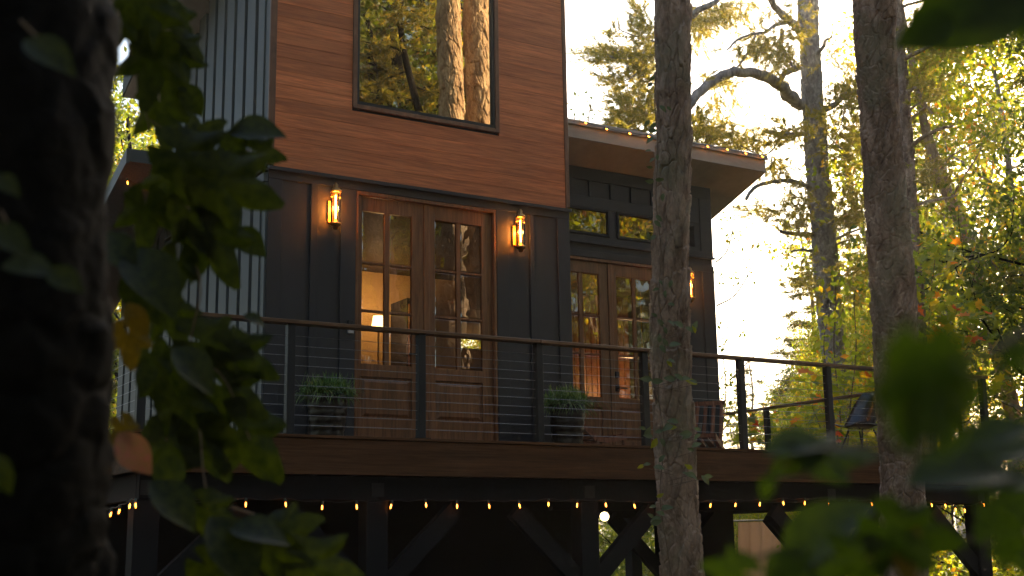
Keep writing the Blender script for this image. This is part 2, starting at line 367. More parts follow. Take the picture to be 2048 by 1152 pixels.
# --- double doors
def double_door(dx, dy):
    def Bx(name, mat, *bx, parent=house, bev=0.0):
        return B(name, mat, *[(a + dx, b + dx, c + dy, d + dy, e, f) for a, b, c, d, e, f in bx], parent=parent, bev=bev)
    Bx('door_frame', DOORW, (.975, 1.004, .004, .15, -.02, 2.739), (2.655, 2.684, .004, .15, -.02, 2.739), (1.005, 2.654, .004, .15, 2.70, 2.739), bev=.003)
    Bx('threshold', BLACKM, (1.005, 2.654, .0, .15, -.02, .03))
    for s, (x0, x1, g0, g1, g2, g3) in enumerate(((1.008, 1.792, 1.068, 1.332, 1.391, 1.654), (1.862, 2.650, 1.934, 2.204, 2.254, 2.520))):
        y0, y1 = .050, .094
        rows = [(.90, 1.466 - .026), (1.466 + .0, 1.982 - .02), (2.0, 2.54)]
        rows = [(.905, 1.452), (1.478, 1.966), (1.992, 2.54)]
        d = Bx('door', DOORW, (x0, g0, y0, y1, .035, 2.695), (g3, x1, y0, y1, .035, 2.695), (g0, g3, y0, y1, 2.54, 2.695), (g0, g3, y0, y1, .77, .905), (g0, g3, y0, y1, .035, .34),
               (g1, g2, y0 + .004, y1, .906, 2.539), (g0, g1, y0 + .005, y1, 1.453, 1.477), (g0, g1, y0 + .005, y1, 1.967, 1.991), (g2, g3, y0 + .005, y1, 1.453, 1.477), (g2, g3, y0 + .005, y1, 1.967, 1.991), bev=.003)
        for (a, b) in rows:
            for (p, q) in ((g0, g1), (g2, g3)):
                m = MB(); w = .016; yf = y0 + .016   # bevelled pane: flat centre, sloping rim
                P = [(p, a), (q, a), (q, b), (p, b)]; Q = [(p + w, a + w), (q - w, a + w), (q - w, b - w), (p + w, b - w)]
                V = [(x + dx, yf + .006 + dy, z) for x, z in P] + [(x + dx, yf + dy, z) for x, z in Q]
                m.add(V, [(4, 5, 6, 7), (0, 1, 5, 4), (1, 2, 6, 5), (2, 3, 7, 6), (3, 0, 4, 7)])
                m.build('glass_pane', PANE, d)
        m = MB(); a, b, c, e = g0 + .001, g3 - .001, .341, .769; w = .05
        P = [(a, c), (b, c), (b, e), (a, e)]; V = [(x + dx, y0 + .022 + dy, z) for x, z in P]
        Q = [(a + .02, c + .02), (b - .02, c + .02), (b - .02, e - .02), (a + .02, e - .02)]; V += [(x + dx, y0 + .022 + dy, z) for x, z in Q]
        Q = [(a + w, c + w), (b - w, c + w), (b - w, e - w), (a + w, e - w)]; V += [(x + dx, y0 + .006 + dy, z) for x, z in Q]
        m.add(V, [(0, 1, 5, 4), (1, 2, 6, 5), (2, 3, 7, 6), (3, 0, 4, 7), (4, 5, 9, 8), (5, 6, 10, 9), (6, 7, 11, 10), (7, 4, 8, 11), (8, 9, 10, 11)])
        m.build('door_panel', DOORW, d)
        if (s == 0 and dx == 0) or (s == 1 and dx):
            hx = 1.725 if s == 0 else 1.898; sg = -1 if s == 0 else 1
            Bx('deadbolt', BLACKM, (hx - .03, hx + .03, y0 - .022, y0 - .001, 1.17, 1.25), parent=d, bev=.004)
            m = MB(); m.box(hx - .03 + dx, hx + .03 + dx, y0 - .014 + dy, y0 - .001 + dy, .99, 1.08, bev=.004)
            m.tube([(hx + dx, y0 - .01 + dy, 1.035), (hx + dx, y0 - .055 + dy, 1.035)], .01, 8)
            m.prism((hx + dx - sg * .008, y0 - .052 + dy, 1.035), (hx + sg * .13 + dx, y0 - .052 + dy, 1.03), .014, .02)
            m.build('door_handle', BLACKM, d)
    Bx('centre_post', DOORW, (1.7935, 1.8605, .036, .094, .032, 2.698), bev=.006)
double_door(0, 0); double_door(3.53, YW)
# --- grey board and batten side wall
rng = random.Random(5)
for i in range(-1, 10):
    y = .43 + i * .352; y0 = max(y, .142); y1 = y + .255; zt = 6.1 - .338 * y
    if y1 < YB: B('side_board', PAINT_S, (-.034, .019, y0, y1, 2.87, zt), bev=.003)
for i in range(-1, 15):
    y = .43 + i * .352; y0 = max(y, .142); y1 = y + .255
    if y1 > .82 and y0 < 2.03: B('side_board', PAINT_S, (-.034, .019, y0, y1, -.02, 2.27), bev=.003)
    elif y < 5.4: B('side_board', PAINT_S, (-.034, .019, y0, y1, -.02, 2.70 if y < 3.3 else 3.4), bev=.003)
B('side_corner_trim', PAINT_S, (-.018, .019, .0195, .14, -.02, 2.70), (-.018, .019, .0195, .14, 2.87, ZT - .05), bev=.003)
B('side_band_trim', PAINT_S, (-.045, .0195, .02, 3.5, 2.705, 2.80), bev=.003)
B('side_flashing', PAINT_S, (-.06, .0195, .02, 3.5, 2.825, 2.845), bev=.002)
sw = B('side_window', PAINT_S, (-.03, .018, .83, .895, 2.272, 2.70), (-.03, .018, 1.955, 2.02, 2.272, 2.70), (-.03, .018, .8955, 1.9545, 2.272, 2.335), bev=.003)
B('window_frame', BLACKM, (-.01, .03, .897, .925, 2.337, 2.70), (-.01, .03, 1.925, 1.953, 2.337, 2.70), (-.01, .03, .9255, 1.9245, 2.337, 2.36), parent=sw)
B('glass_pane', PANE_W, (.012, .016, .92, 1.93, 2.35, 2.74), parent=sw)
# --- main roof, high at the front, falling to the back
def slab(name, mat, x0, x1, y0, z0, y1, sl, th, parent=house):
    m = MB(); V = [(x, y, z0 - sl * (y - y0) + dz) for x in (x0, x1) for y in (y0, y1) for dz in (0, th)]
    m.add(V, [(0, 1, 3, 2), (4, 6, 7, 5), (0, 4, 5, 1), (2, 3, 7, 6), (0, 2, 6, 4), (1, 5, 7, 3)]); return m.build(name, mat, parent)
slab('roof', ROOFB, -.52, W1 + .5, -.65, 6.43, YB + .5, .338, .26)
slab('soffit', SOFFIT, -.50, W1 + .48, -.63, 6.405, YB + .48, .338, .018)
# --- right wing set back from the tall block
HX = W2
B('wing_wall', PAINT, (W1 - .02, 4.51, YW + .02, YW + .14, -.34, 2.80), (6.22, HX - .01, YW + .02, YW + .14, -.34, 2.80), (4.51, 6.22, YW + .02, YW + .14, 2.72, 2.80),
  (W1 - .02, HX - .01, YW + .02, YW + .14, 2.802, 3.085), (W1 - .02, HX - .01, YW + .02, YW + .14, 3.39, 3.99), (5.36, 5.48, YW + .02, YW + .14, 3.085, 3.39), (6.82, HX - .01, YW + .02, YW + .14, 3.085, 3.39), (W1 - .02, 4.08, YW + .02, YW + .14, 3.085, 3.39))
B('wing_side_wall', PAINT, (HX - .13, HX - .01, YW + .142, YB2, -.34, 2.6), (HX - .13, HX - .01, YW + .142, YB2, 2.602, 2.62))
m = MB(); m.add([(x, y, z) for x in (HX - .13, HX - .01) for y, z in ((YW + .142, 2.62), (YW + .142, 3.93), (YB2, 2.62), (YB2, 2.63))], [(0, 1, 3, 2), (4, 6, 7, 5), (0, 4, 5, 1), (2, 3, 7, 6), (0, 2, 6, 4), (1, 5, 7, 3)]); m.build('wing_gable_wall', PAINT, house)
B('wing_trim', PAINT, (W1 + .02, HX, YW, YW + .0195, 2.742, 2.83), (W1 + .02, HX, YW, YW + .0195, 2.96, 3.03), (W1 + .02, 6.88, YW, YW + .0195, 3.425, 3.575), (W1 + .02, HX, YW, YW + .0195, 3.80, 3.97), bev=.002)
B('wing_flashing', PAINT, (W1 + .02, HX + .01, YW - .03, YW + .015, 2.925, 2.955), bev=.003)
for x0, x1 in ((W1 + .02, 4.507), (6.223, 6.36), (6.92, HX)): B('batten', PAINT, (x0, x1, YW, YW + .0195, -.02, 2.7405), bev=.002)
for x0, x1, z0, z1 in ((6.92, HX, 2.957, 3.7985), (6.55, 6.72, 3.5765, 3.7985), (6.66, 6.72, 3.032, 3.424)): B('batten', PAINT, (x0, x1, YW + .001, YW + .0195, z0, z1), bev=.002)
for i in range(-3, 6):
    x = 5.035 + i * .345; B('batten', PAINT, (x, x + .075, YW, YW + .0195, 3.5765, 3.7985), bev=.002)
for x0, x1 in ((4.08, 5.36), (5.48, 6.64)):
    w = B('clerestory_window', BLACKM, (x0, x0 + .035, YW - .006, YW + .05, 3.052, 3.422), (x1 - .035, x1, YW - .006, YW + .05, 3.052, 3.422), (x0 + .0355, x1 - .0355, YW - .006, YW + .05, 3.052, 3.087), (x0 + .0355, x1 - .0355, YW - .006, YW + .05, 3.39, 3.422), bev=.003)
    B('glass_pane', PANE_C, (x0 + .03, x1 - .03, YW + .022, YW + .027, 3.08, 3.395), parent=w)
slab('wing_roof', ROOFB, W1 + .012, 7.70, 1.012, 4.17, YB2 + .5, .338, .19)
slab('wing_soffit', SOFFIT, W1 + .012, 7.695, 1.012, 4.148, YB2 + .48, .338, .018)
slab('fascia_board', FASCIAP, W1 + .012, 7.70, .985, 4.15, 1.010, 0, .20)
m = MB(); m.box(W1 + .012, 7.73, .955, 1.03, 4.352, 4.385, bev=.004); m.box(W1 + .012, 7.73, .952, .966, 4.32, 4.351); m.build('drip_edge', ROOFM, house)
m = MB(); m.add([(x, y, 4.15 + dz - .338 * (y - 1.012)) for x in (7.702, 7.722) for y in (1.012, YB2 + .5) for dz in (0, .22)], [(0, 1, 3, 2), (4, 6, 7, 5), (0, 4, 5, 1), (2, 3, 7, 6), (0, 2, 6, 4), (1, 5, 7, 3)]); m.build('rake_board', FASCIAP, house)
m = MB(); m.lathe((6.42, 1.28, 4.04), [(.05, 0), (.05, .03)], 16); dl = m.build('downlight', GLOBE, house)
# --- low porch roof at the back left
slab('porch_roof', ROOFB, -.86, -.04, 2.22, 3.40, 6.2, .28, .10)
slab('porch_rake_board', PAINT_S, -.90, -.862, 2.18, 3.36, 6.22, .28, .17)
slab('porch_fascia_board', PAINT_S, -.86, -.04, 2.18, 3.38, 2.215, 0, .15)
# --- foundation under the house
B('foundation_wall', PAINT_B, (-1.4, 5.0, YW, YB2 + .6, -3.2, -.345), (6.76, 7.35, YW + .1, YW + .9, -3.2, -.345))
# --- interior things
rl = bpy.data.lights.new('room_lamp', 'POINT'); rl.energy = 7.5; rl.color = (1, .62, .28); rl.shadow_soft_size = .12
P = at(757, 640, 16.6); lt = empty('floor_lamp', (P[0], P[1], 0), 'lit lamp with glowing shade inside the left door panes', 'lamp')
m = MB(); m.lathe((P[0], P[1], 0), [(.13, 0), (.13, .02), (.012, .03), (.012, P[2] - .1), (.03, P[2] - .1)], 14); m.build('stem', BRASS, lt)
m = MB(); m.lathe((P[0], P[1], P[2] - .08), [(.09, 0), (.07, .13)], 18); m.build('lamp_shade', SHADEM, lt)
ro = bpy.data.objects.new('room_lamp', rl); COL.objects.link(ro); ro.parent = lt; ro.location = (.0, -.1, P[2] + .25)
rl2 = bpy.data.lights.new('wing_fill_light', 'POINT'); rl2.energy = 9; rl2.color = (1, .60, .27); rl2.shadow_soft_size = .1  # out-of-sight lamp added to light the slatted wall
lt = empty('added_wing_lamp', (6.9, 2.95, 1.35), 'unseen pendant lamp added to light the slatted wall behind the right wing doors', 'lamp')
m = MB(); m.lathe((6.9, 2.95, 1.40), [(.07, 0), (.05, .1), (.01, .12), (.008, 1.298)], 16); m.build('lamp_shade', BRASS, lt)
ro = bpy.data.objects.new('wing_fill_light', rl2); COL.objects.link(ro); ro.parent = lt; ro.location = (-.3, -.1, -.12)
for i in range(17):
    x = 5.4 + i * .10; B('wall_slat', CHAIRW, (x, x + .088, 3.4, 3.43, 0, 2.69))
B('slat_backing', IWALL, (5.35, 6.99, 3.432, 3.46, 0, 2.69))
# dark cabinet and a potted plant in front of the lit wall
cb = empty('cabinet', (3.0, 3.2, 0), 'dark cabinet against the lit interior wall', 'cabinet')
m = MB(); m.box(3.06, 3.42, 3.0, 3.49, 0, 2.28); m.build('carcass', BLACKM, cb); m = MB(); m.box(3.08, 3.40, 2.985, 2.999, .05, 2.2); m.build('cabinet_door', CHAIRW, cb)

# ============================================================ DECK
deck = empty('deck', (0, 0, 0), 'raised timber deck with brown fascia on dark braced posts', 'deck')
XL, XR, YF = -1.66, 8.84, -1.58
def D(name, mat, *bx, bev=0.0): return B(name, mat, *bx, parent=deck, bev=bev)
D('edge_board', FASCIAW, (XL, 2.95, YF - .012, YF + .12, -.026, 0), bev=.003); D('edge_board', FASCIAW, (2.953, XR, YF - .012, YF + .12, -.026, 0), bev=.003)
n = 22
for i in range(n):
    y = YF + .126 + i * .1405
    if y < -.12: D('deck_board', FASCIAW, (XL + .13, XR - .13, y, y + .135, -.026, 0))
    elif y < YW - .15: D('deck_board', FASCIAW, (XL + .13, -.04, y, y + .135, -.026, 0)); D('deck_board', FASCIAW, (W1 + .01, XR - .13, y, y + .135, -.026, 0))
for i in range(30):
    y = YW - .02 + i * .1405; D('deck_board', FASCIAW, (XL + .13, -.04, y, y + .135, -.026, 0)); D('deck_board', FASCIAW, (HX + .02, XR - .13, y, y + .135, -.026, 0))
D('side_edge_board', FASCIAW, (XL - .012, XL + .125, YF + .125, 6.0, -.026, 0), (XR - .125, XR + .012, YF + .125, 6.0, -.026, 0))
D('fascia_board', FASCIAW, (XL, 4.1, YF + .002, YF + .03, -.338, -.032), bev=.003); D('fascia_board', FASCIAW, (4.103, XR, YF + .002, YF + .03, -.338, -.032), bev=.003)
D('fascia_board', FASCIAW, (XL, XL + .03, YF + .032, 6.0, -.338, -.032)); D('fascia_board', FASCIAW, (XR - .03, XR, YF + .032, 6.0, -.338, -.032))
D('joist', PAINT_B, *[(x, x + .04, YF + .06, 1.5, -.30, -.03) for x in np.arange(XL + .2, XR - .1, .41)])
Yb = -1.45
for a, b in ((XL + .1, .565), (.568, 2.63), (2.633, 6.19), (6.193, XR - .05)): D('beam', PAINT_B, (a, b, Yb, Yb + .09, -.553, -.345), bev=.003)
D('beam', PAINT_B, (XL + .1, XL + .19, Yb + .1, 6, -.553, -.345))
D('beam', PAINT_B, (XR - .19, XR - .1, Yb + .1, 6, -.553, -.345)); D('rear_beam', PAINT_B, (4.2, XR - .2, 1.30, 1.39, -.553, -.345)); D('rear_beam', PAINT_B, (XL + .2, XR - .2, 5.6, 5.7, -.553, -.345))
PX = (-1.49, .565, 2.86, 6.14, 8.64)
for x in PX:
    D('post', PAINT_B, (x - .105, x + .105, Yb + .005, Yb + .19, -3.4, -.555), bev=.004)
    D('bracket_plate', BLACKM, (x - .06, x + .06, Yb - .004, Yb, -.52, -.40))
def brace(x, s, y=Yb + .06, zt=-.555, L=.82): 
    m = MB(); m.prism((x + s * L, y + .03, zt + .02), (x + s * .08, y + .03, zt - L + .16), .09, .17, (0, 1, 0) ); 
    mm = MB(); mm.prism((x + s * L, y + .03, zt - .08), (x + s * .06, y + .03, zt - L + .03), .17, .09, (0, 1, 0)); mm.build('brace', PAINT_B, deck)
for x, ss in zip(PX, ((1,), (-1, 1), (-1, 1), (-1, 1), (-1,))):
    for s in ss: brace(x, s)
for x, y in ((6.03, 1.35), (8.64, 1.35), (8.64, 5.6), (-1.49, 1.4), (-1.49, 4.5)): D('post', PAINT_B, (x - .1, x + .1, y, y + .2, -3.4, -.555))
for x, s in ((6.03, 1), (8.64, -1), (6.03, -1)): brace(x, s, 1.4, L=.85)
# --- railing
rail = empty('deck_railing', (0, -1.52, 0), 'cable railing with dark posts and brown top rail round the deck edge', 'railing')
XRR = 8.745; XLL = -1.60
posts = [(x, -1.52) for x in (XLL, -.318, .958, 2.243, 3.526, 4.828, 6.117, 7.43, XRR)]
side = [(XRR, y) for y in (-.22, 1.08, 2.38, 3.68, 4.98)] + [(XLL, y) for y in (-.22, 1.08, 2.38, 3.68, 4.98)]
for x, y in posts + side:
    p = MB(); p.box(x - .036, x + .036, y - .036, y + .036, .008, .965, bev=.003); po = p.build('post', BLACKM, rail)
    p = MB(); p.box(x - .075, x + .075, y - .06, y + .06, .0005, .0075); p.build('base_plate', BLACKM, po)
def railbar(a, b):
    m = MB(); ax = abs(a[0] - b[0]) > abs(a[1] - b[1])
    if ax: m.box(a[0], b[0], a[1] - .06, a[1] + .06, .966, 1.0, bev=.004)
    else: m.box(a[0] - .06, a[0] + .06, a[1], b[1], .966, 1.0, bev=.004)
    m.build('top_rail', RAILW, rail)
railbar((XLL - .06, -1.52), (2.24, -1.52)); railbar((2.243, -1.52), (XRR + .06, -1.52)); railbar((XLL, -1.458), (XLL, 5.2)); railbar((XRR, -1.458), (XRR, 5.2))
for i in range(10):
    z = .085 + i * .0865
    for a, b in (((XLL, -1.52), (XRR, -1.52)), ((XLL, -1.52), (XLL, 5.1)), ((XRR, -1.52), (XRR, 5.1))):
        m = MB(); m.tube([(a[0], a[1], z), (b[0], b[1], z)], .0026, 6); m.build('cable', STEEL, rail)
# ============================================================ WALL SCONCES
def sconce(x, yw, label):
    o = empty('wall_sconce', (x, yw, 2.26), label, 'wall lamp', 'brass tube wall lamps beside the doors')
    y = yw - .115
    MB().box(x - .05, x + .05, yw - .03, yw - .001, 2.345, 2.585, bev=.004).__class__
    m = MB(); m.box(x - .048, x + .048, yw - .028, yw - .001, 2.35, 2.58, bev=.004); m.build('back_plate', BRASS, o)
    m = MB(); m.tube([(x, yw - .03, 2.63), (x, y, 2.63)], .012, 10); m.tube([(x, yw - .03, 2.33), (x, y, 2.33)], .012, 10); m.tube([(x, yw - .03, 2.32), (x, yw - .03, 2.64)], .012, 8); m.build('bracket_arm', BRASS, o)
    m = MB(); m.lathe((x, y, 2.655), [(.057, 0), (.06, .012), (.05, .03), (.034, .045), (.024, .05), (.024, .082), (.015, .085), (.012, .1)], 24); m.build('top_cap', BRASS, o, True)
    m = MB(); m.lathe((x, y, 2.262), [(.026, 0), (.028, .03), (.045, .034), (.058, .045), (.06, .062), (.05, .068), (.02, .075), (.018, .10)], 24); m.build('bottom_cap', BRASS, o, True)
    V, F = tube_arrays([(x, y, 2.328), (x, y, 2.656)], .052, 28, False); link('glass_tube', npmesh('glass_tube', V, F), TUBE, o, True)
    V, F = tube_arrays([(x, y, 2.36), (x, y, 2.37), (x, y, 2.63), (x, y, 2.645)], [.016, .021, .021, .012], 16, True); b = MB(); b.add(V, F); b.build('bulb', BULBG, o, True)
    m = MB(); m.tube([(x + .009 * cos(t * 2.1), y + .009 * sin(t * 2.1), 2.375 + t * .0028) for t in range(90)], .0032, 5); m.build('filament', LAMPF, o)
    l = bpy.data.lights.new('sconce_light', 'POINT'); l.energy = 2.0; l.color = (1, .55, .2); l.shadow_soft_size = .04
    lo = bpy.data.objects.new('sconce_light', l); COL.objects.link(lo); lo.parent = o; lo.location = (0, -.115, .25)
sconce(.700, .02, 'lit brass tube wall lamp left of the main double doors')
sconce(2.945, .02, 'lit brass tube wall lamp right of the main double doors')
sconce(6.62, YW + .02, 'lit wall lamp on the right wing, mostly hidden behind the big trunk')
lk = empty('key_box', (.913, 0, 1.2), 'small black and grey key box on the wall left of the doors', 'key box')
m = MB(); m.box(.885, .941, -.03, -.001, 1.265, 1.335, bev=.004); m.build('shackle_cover', BLACKM, lk); m = MB(); m.box(.882, .944, -.036, -.001, 1.195, 1.263, bev=.005); m.build('body', GREYM, lk)
# ============================================================ STRING LIGHTS
bulb_b = MB(); bulb_b.lathe((0, 0, -.073), [(.004, 0), (.012, .006), (.017, .02), (.0165, .034), (.010, .052), (.009, .056)], 12); BULB_ME = bulb_b.mesh('bulb'); BULB_ME.materials.append(BULBG); BULB_ME.polygons.foreach_set('use_smooth', [True] * len(BULB_ME.polygons))
m = MB(); m.lathe((0, 0, -.062), [(.0035, 0), (.0062, .012), (.005, .034)], 8); FIL_ME = m.mesh('filament'); FIL_ME.materials.append(FILAM)
m = MB(); m.lathe((0, 0, -.020), [(.011, 0), (.0115, .018), (.008, .03)], 10); SOC_ME = m.mesh('socket'); SOC_ME.materials.append(mat_simple('socket_green', (.02, .05, .04), .5))
LAMPS_ON = True
def string(label, pts, group='strings of small amber party bulbs', tilt=None, mul=1.0, dark=()):
    P0 = pts[0]; o = empty('string_light', tuple(P0), label, 'string lights', group)
    full = []
    for i in range(len(pts)):
        full.append(pts[i] + np.array((0, 0, .012)))
        if i < len(pts) - 1:
            d = np.linalg.norm(pts[i + 1] - pts[i]); full.append((pts[i] + pts[i + 1]) / 2 - np.array((0, 0, min(.02, d * .05))) + np.array((0, 0, .012)))
    m = MB(); m.tube(cr(full, 3), .0035, 5); m.build('cable', BLACKM, o)
    for i, p in enumerate(pts):
        s = link('socket', SOC_ME, None, o); s.location = tuple(np.array(p) - np.array(P0))
        s.rotation_euler = tilt if tilt is not None else (rng.uniform(-.2, .2), rng.uniform(-.25, .25), rng.uniform(0, 6))
        for nm, me in (('bulb', BULB_ME), ('filament', FIL_ME)):
            if nm == 'filament' and i in dark: continue
            c = bpy.data.objects.new(nm, me); COL.objects.link(c); c.parent = s
us = [339, 417, 492, 570, 645, 713, 784, 851, 914, 977, 1037, 1097, 1155, 1210, 1267, 1312, 1370, 1422, 1472, 1520, 1566, 1610, 1657, 1699, 1742]
rng = random.Random(2)
string('string of amber bulbs along the underside of the front deck beam', [atY(u, 1002 + rng.uniform(-4, 4), -1.475) for u in us], dark=(23,))
string('short string of bulbs under the right end of the deck beam', [atY(u, v, -1.475) for u, v in ((1862, 1003), (1889, 1004), (1910, 1012), (1928, 1014), (1967, 1003))])
string('string of bulbs under the left side of the deck', [atX(u, v, XL - .02) for u, v in ((271, 1000), (262, 1001), (241, 1012), (224, 1018), (205, 1017), (188, 1014))])
string('string of bulbs clipped along the right wing roof edge', [atY(u, v - 6, .935) for u, v in ((1168, 250), (1210, 262), (1256, 271), (1294, 277), (1334, 285), (1374, 290), (1412, 297), (1451, 303), (1488, 311), (1521, 317))], tilt=(radians(-55), 0, 0))
string('string of bulbs under the low porch roof at the back left', [np.array((-.80 + .17 * i, 2.5 + .10 * i, 3.26 - .04 * (i % 2))) for i in range(5)])
P = at(1209, 1033, 14.2); gl = empty('globe_lamp', tuple(P), 'round glowing globe lamp hanging under the deck', 'lamp')
m = MB(); prof = [(.052 * sin(a), -.052 * cos(a)) for a in np.linspace(.15, pi - .15, 12)]; m.lathe(tuple(P), prof, 20); m.build('globe', GLOBE, gl, True)
m = MB(); m.tube([P + np.array((0, 0, .06)), (P[0], P[1], -.31)], .006, 6); m.build('cord', BLACKM, gl)
# ============================================================ PLANTERS
def planter(x, y, r, h, label, seed):
    o = empty('planter', (x, y, 0), label, 'planter', 'glazed pots of grass on the deck')
    m = MB(); prof = []
    for i in range(30):
        t = i / 29; rr = r * (.70 + .30 * t ** .8); prof.append((rr, t * h))
    prof += [(r * .93, h), (r * .90, h - .05)]
    V = []; nn = 40
    for j, (a, z) in enumerate(prof):
        for k in range(nn): V.append((x + (a + .011 * abs(sin(k * pi * 10 / nn + (j // 4 % 2) * pi / 2) * sin(j * pi / 4)) * (j < 29)) * cos(2 * pi * k / nn), y + (a + .011 * abs(sin(k * pi * 10 / nn + (j // 4 % 2) * pi / 2) * sin(j * pi / 4)) * (j < 29)) * sin(2 * pi * k / nn), z))
    F = [(j * nn + k, j * nn + (k + 1) % nn, (j + 1) * nn + (k + 1) % nn, (j + 1) * nn + k) for j in range(len(prof) - 1) for k in range(nn)]
    F2 = [tuple(range(nn))[::-1]]
    m.add(V, F + F2); m.build('pot', GLAZE, o, True)
    m = MB(); m.lathe((x, y, h - .06), [(r * .9, 0), (r * .6, .02)], 20); m.build('soil', SOIL, o)
    R = np.random.RandomState(seed); V = []; F = []
    for i in range(2300):
        a = R.uniform(0, 2 * pi); e = R.uniform(.1, 1.4); L = R.uniform(.12, .25); w = R.uniform(.003, .006)
        base = np.array((x + R.normal(0, r * .46), y + R.normal(0, r * .46), h - .02 + R.uniform(0, .08))); d = np.array((cos(a) * cos(e), sin(a) * cos(e), sin(e)))
        s = np.cross(d, (0, 0, 1)); s /= np.linalg.norm(s); b = len(V)
        for t in (0, .45, .8): c = base + d * L * t - np.array((0, 0, 1)) * L * t * t * .75 * cos(e); V += [c - s * w * (1 - t * .5), c + s * w * (1 - t * .5)]
        V.append(base + d * L - np.array((0, 0, 1)) * L * .8 * cos(e))
        F += [(b, b + 1, b + 3), (b, b + 3, b + 2), (b + 2, b + 3, b + 5), (b + 2, b + 5, b + 4), (b + 4, b + 5, b + 6)]
    g = link('grass', npmesh('grass', V, F), L_GR, o); g['kind'] = 'stuff'
planter(.50, -.42, .20, .50, 'dark glazed pot of spiky grass left of the main doors', 4)
planter(3.30, -.42, .20, .52, 'dark glazed pot of spiky grass right of the main doors', 9)
# ============================================================ DECK CHAIRS
def sling_chair(ox, oy, rz, label):
    """low folded wooden chair: slatted back and seat on crossed rails"""
    o = empty('wooden_chair', (ox, oy, 0), label, 'deck chair', 'low wooden folding chairs on the deck')
    me = []
    def P(x, y, z): c, s = cos(rz), sin(rz); return (ox + x * c - y * s, oy + x * s + y * c, z)
    for i in range(5):   # back slats, leaning
        x = -.22 + i * .11
        m = MB(); m.prism(P(x, .18, .20), P(x * .93, .48, .78), .055, .018, (0, 1, .4)); m.build('back_slat', CHAIRW, o)
    for i in range(5):
        x = -.22 + i * .11
        m = MB(); m.prism(P(x, -.30, .30), P(x, .20, .20), .07, .018, (0, 0, 1)); m.build('seat_slat', CHAIRW, o)
    for s in (-1, 1):
        m = MB(); m.prism(P(s * .27, -.38, .27), P(s * .27, .30, .01 + .06), .04, .07); m.build('leg', CHAIRW, o)
        m = MB(); m.prism(P(s * .23, -.30, .03), P(s * .23, .22, .24), .04, .06); m.build('leg', CHAIRW, o)
    m = MB(); m.prism(P(-.29, -.38, .285), P(.29, -.38, .285), .05, .045); m.build('front_bar', CHAIRW, o)
    m = MB(); m.prism(P(-.24, .47, .76), P(.24, .47, .76), .03, .05); m.build('back_bar', CHAIRW, o)
sling_chair(5.72, .30, radians(-52), 'slatted wooden chair leaning upright, right of the big trunk')
o = empty('low_chair', (4.15, -.35, 0), 'low wooden lounger frame on the deck, right of the second planter', 'lounger')
a = atY(1163, 846, -.35); b = atY(1192, 878, -.35); c = atY(1216, 881, -.35); d = atY(1252, 874, -.35)
for dy in (0, .5):
    m = MB()
    for p, q in ((a, b), (b, c), (c, d)): m.prism(p + np.array((0, dy, 0)), q + np.array((0, dy, 0)), .035, .055)
    m.build('side_rail', CHAIRW, o)
for p, q, n in ((a, b, 4), (c, d, 3)):
    for i in range(n):
        e = p + (q - p) * (i + .5) / n + np.array((0, 0, .035)); m = MB(); m.prism(e + np.array((0, -.02, 0)), e + np.array((0, .52, 0)), .05, .016); m.build('slat', CHAIRW, o)
for p in (a, d):
    for dy in (.04, .46):
        m = MB(); m.prism(p + np.array((0, dy, 0)), (p[0], p[1] + dy, .001), .035, .035, (0, 1, 0)); m.build('leg', CHAIRW, o)
# black shell chair at the right end
Y0 = -.35
sh = lambda u, v, Y=Y0: atY(u, v, Y)
o = empty('black_chair', tuple(sh(1720, 890)[:2]) + (0,), 'black moulded bucket chair at the right end of the deck', 'chair')
cx = sh(1738, 860)[0]; cy = Y0 + .1
V = []; F = []; nu, nv = 13, 14
for j in range(nv):
    t = j / (nv - 1)
    for i in range(nu):
        s = -1 + 2 * i / (nu - 1)
        if t < .45: tt = t / .45; px = -.30 + tt * .36; pz = .47 - .05 * tt + .05 * s * s * (1 - tt * .2) + (.03 * (1 - tt) ** 2) * -1; w = .20 + .07 * tt
        else: tt = (t - .45) / .55; px = .06 + .20 * tt + .05 * sin(tt * 1.5) - .14 * s * s * (1 - tt * .3); pz = .42 + .50 * tt ** 1.15 + .05 * s * s * (1 - tt); w = .27 - .05 * tt ** 3
        V.append((cx + px, cy + w * s * sqrt(max(0.05, 1 - max(0, t - .8) ** 2 * 12 * 1.0)), pz))
for j in range(nv - 1):
    for i in range(nu - 1): F.append((j * nu + i, j * nu + i + 1, (j + 1) * nu + i + 1, (j + 1) * nu + i))
se = link('shell', npmesh('shell', V, F), mat_simple('black_shell', (.02, .02, .024), .25, 0, .6), o, True); md = se.modifiers.new('t', 'SOLIDIFY'); md.thickness = .014
for sx, sy in ((-1, -1), (-1, 1), (1, -1), (1, 1)):
    m = MB(); m.tube([(cx + sx * .10 - .04, cy + sy * .12, .415), (cx + sx * .26 - .03, cy + sy * .22, .002)], .011, 8); m.build('leg', BLACKM, o)
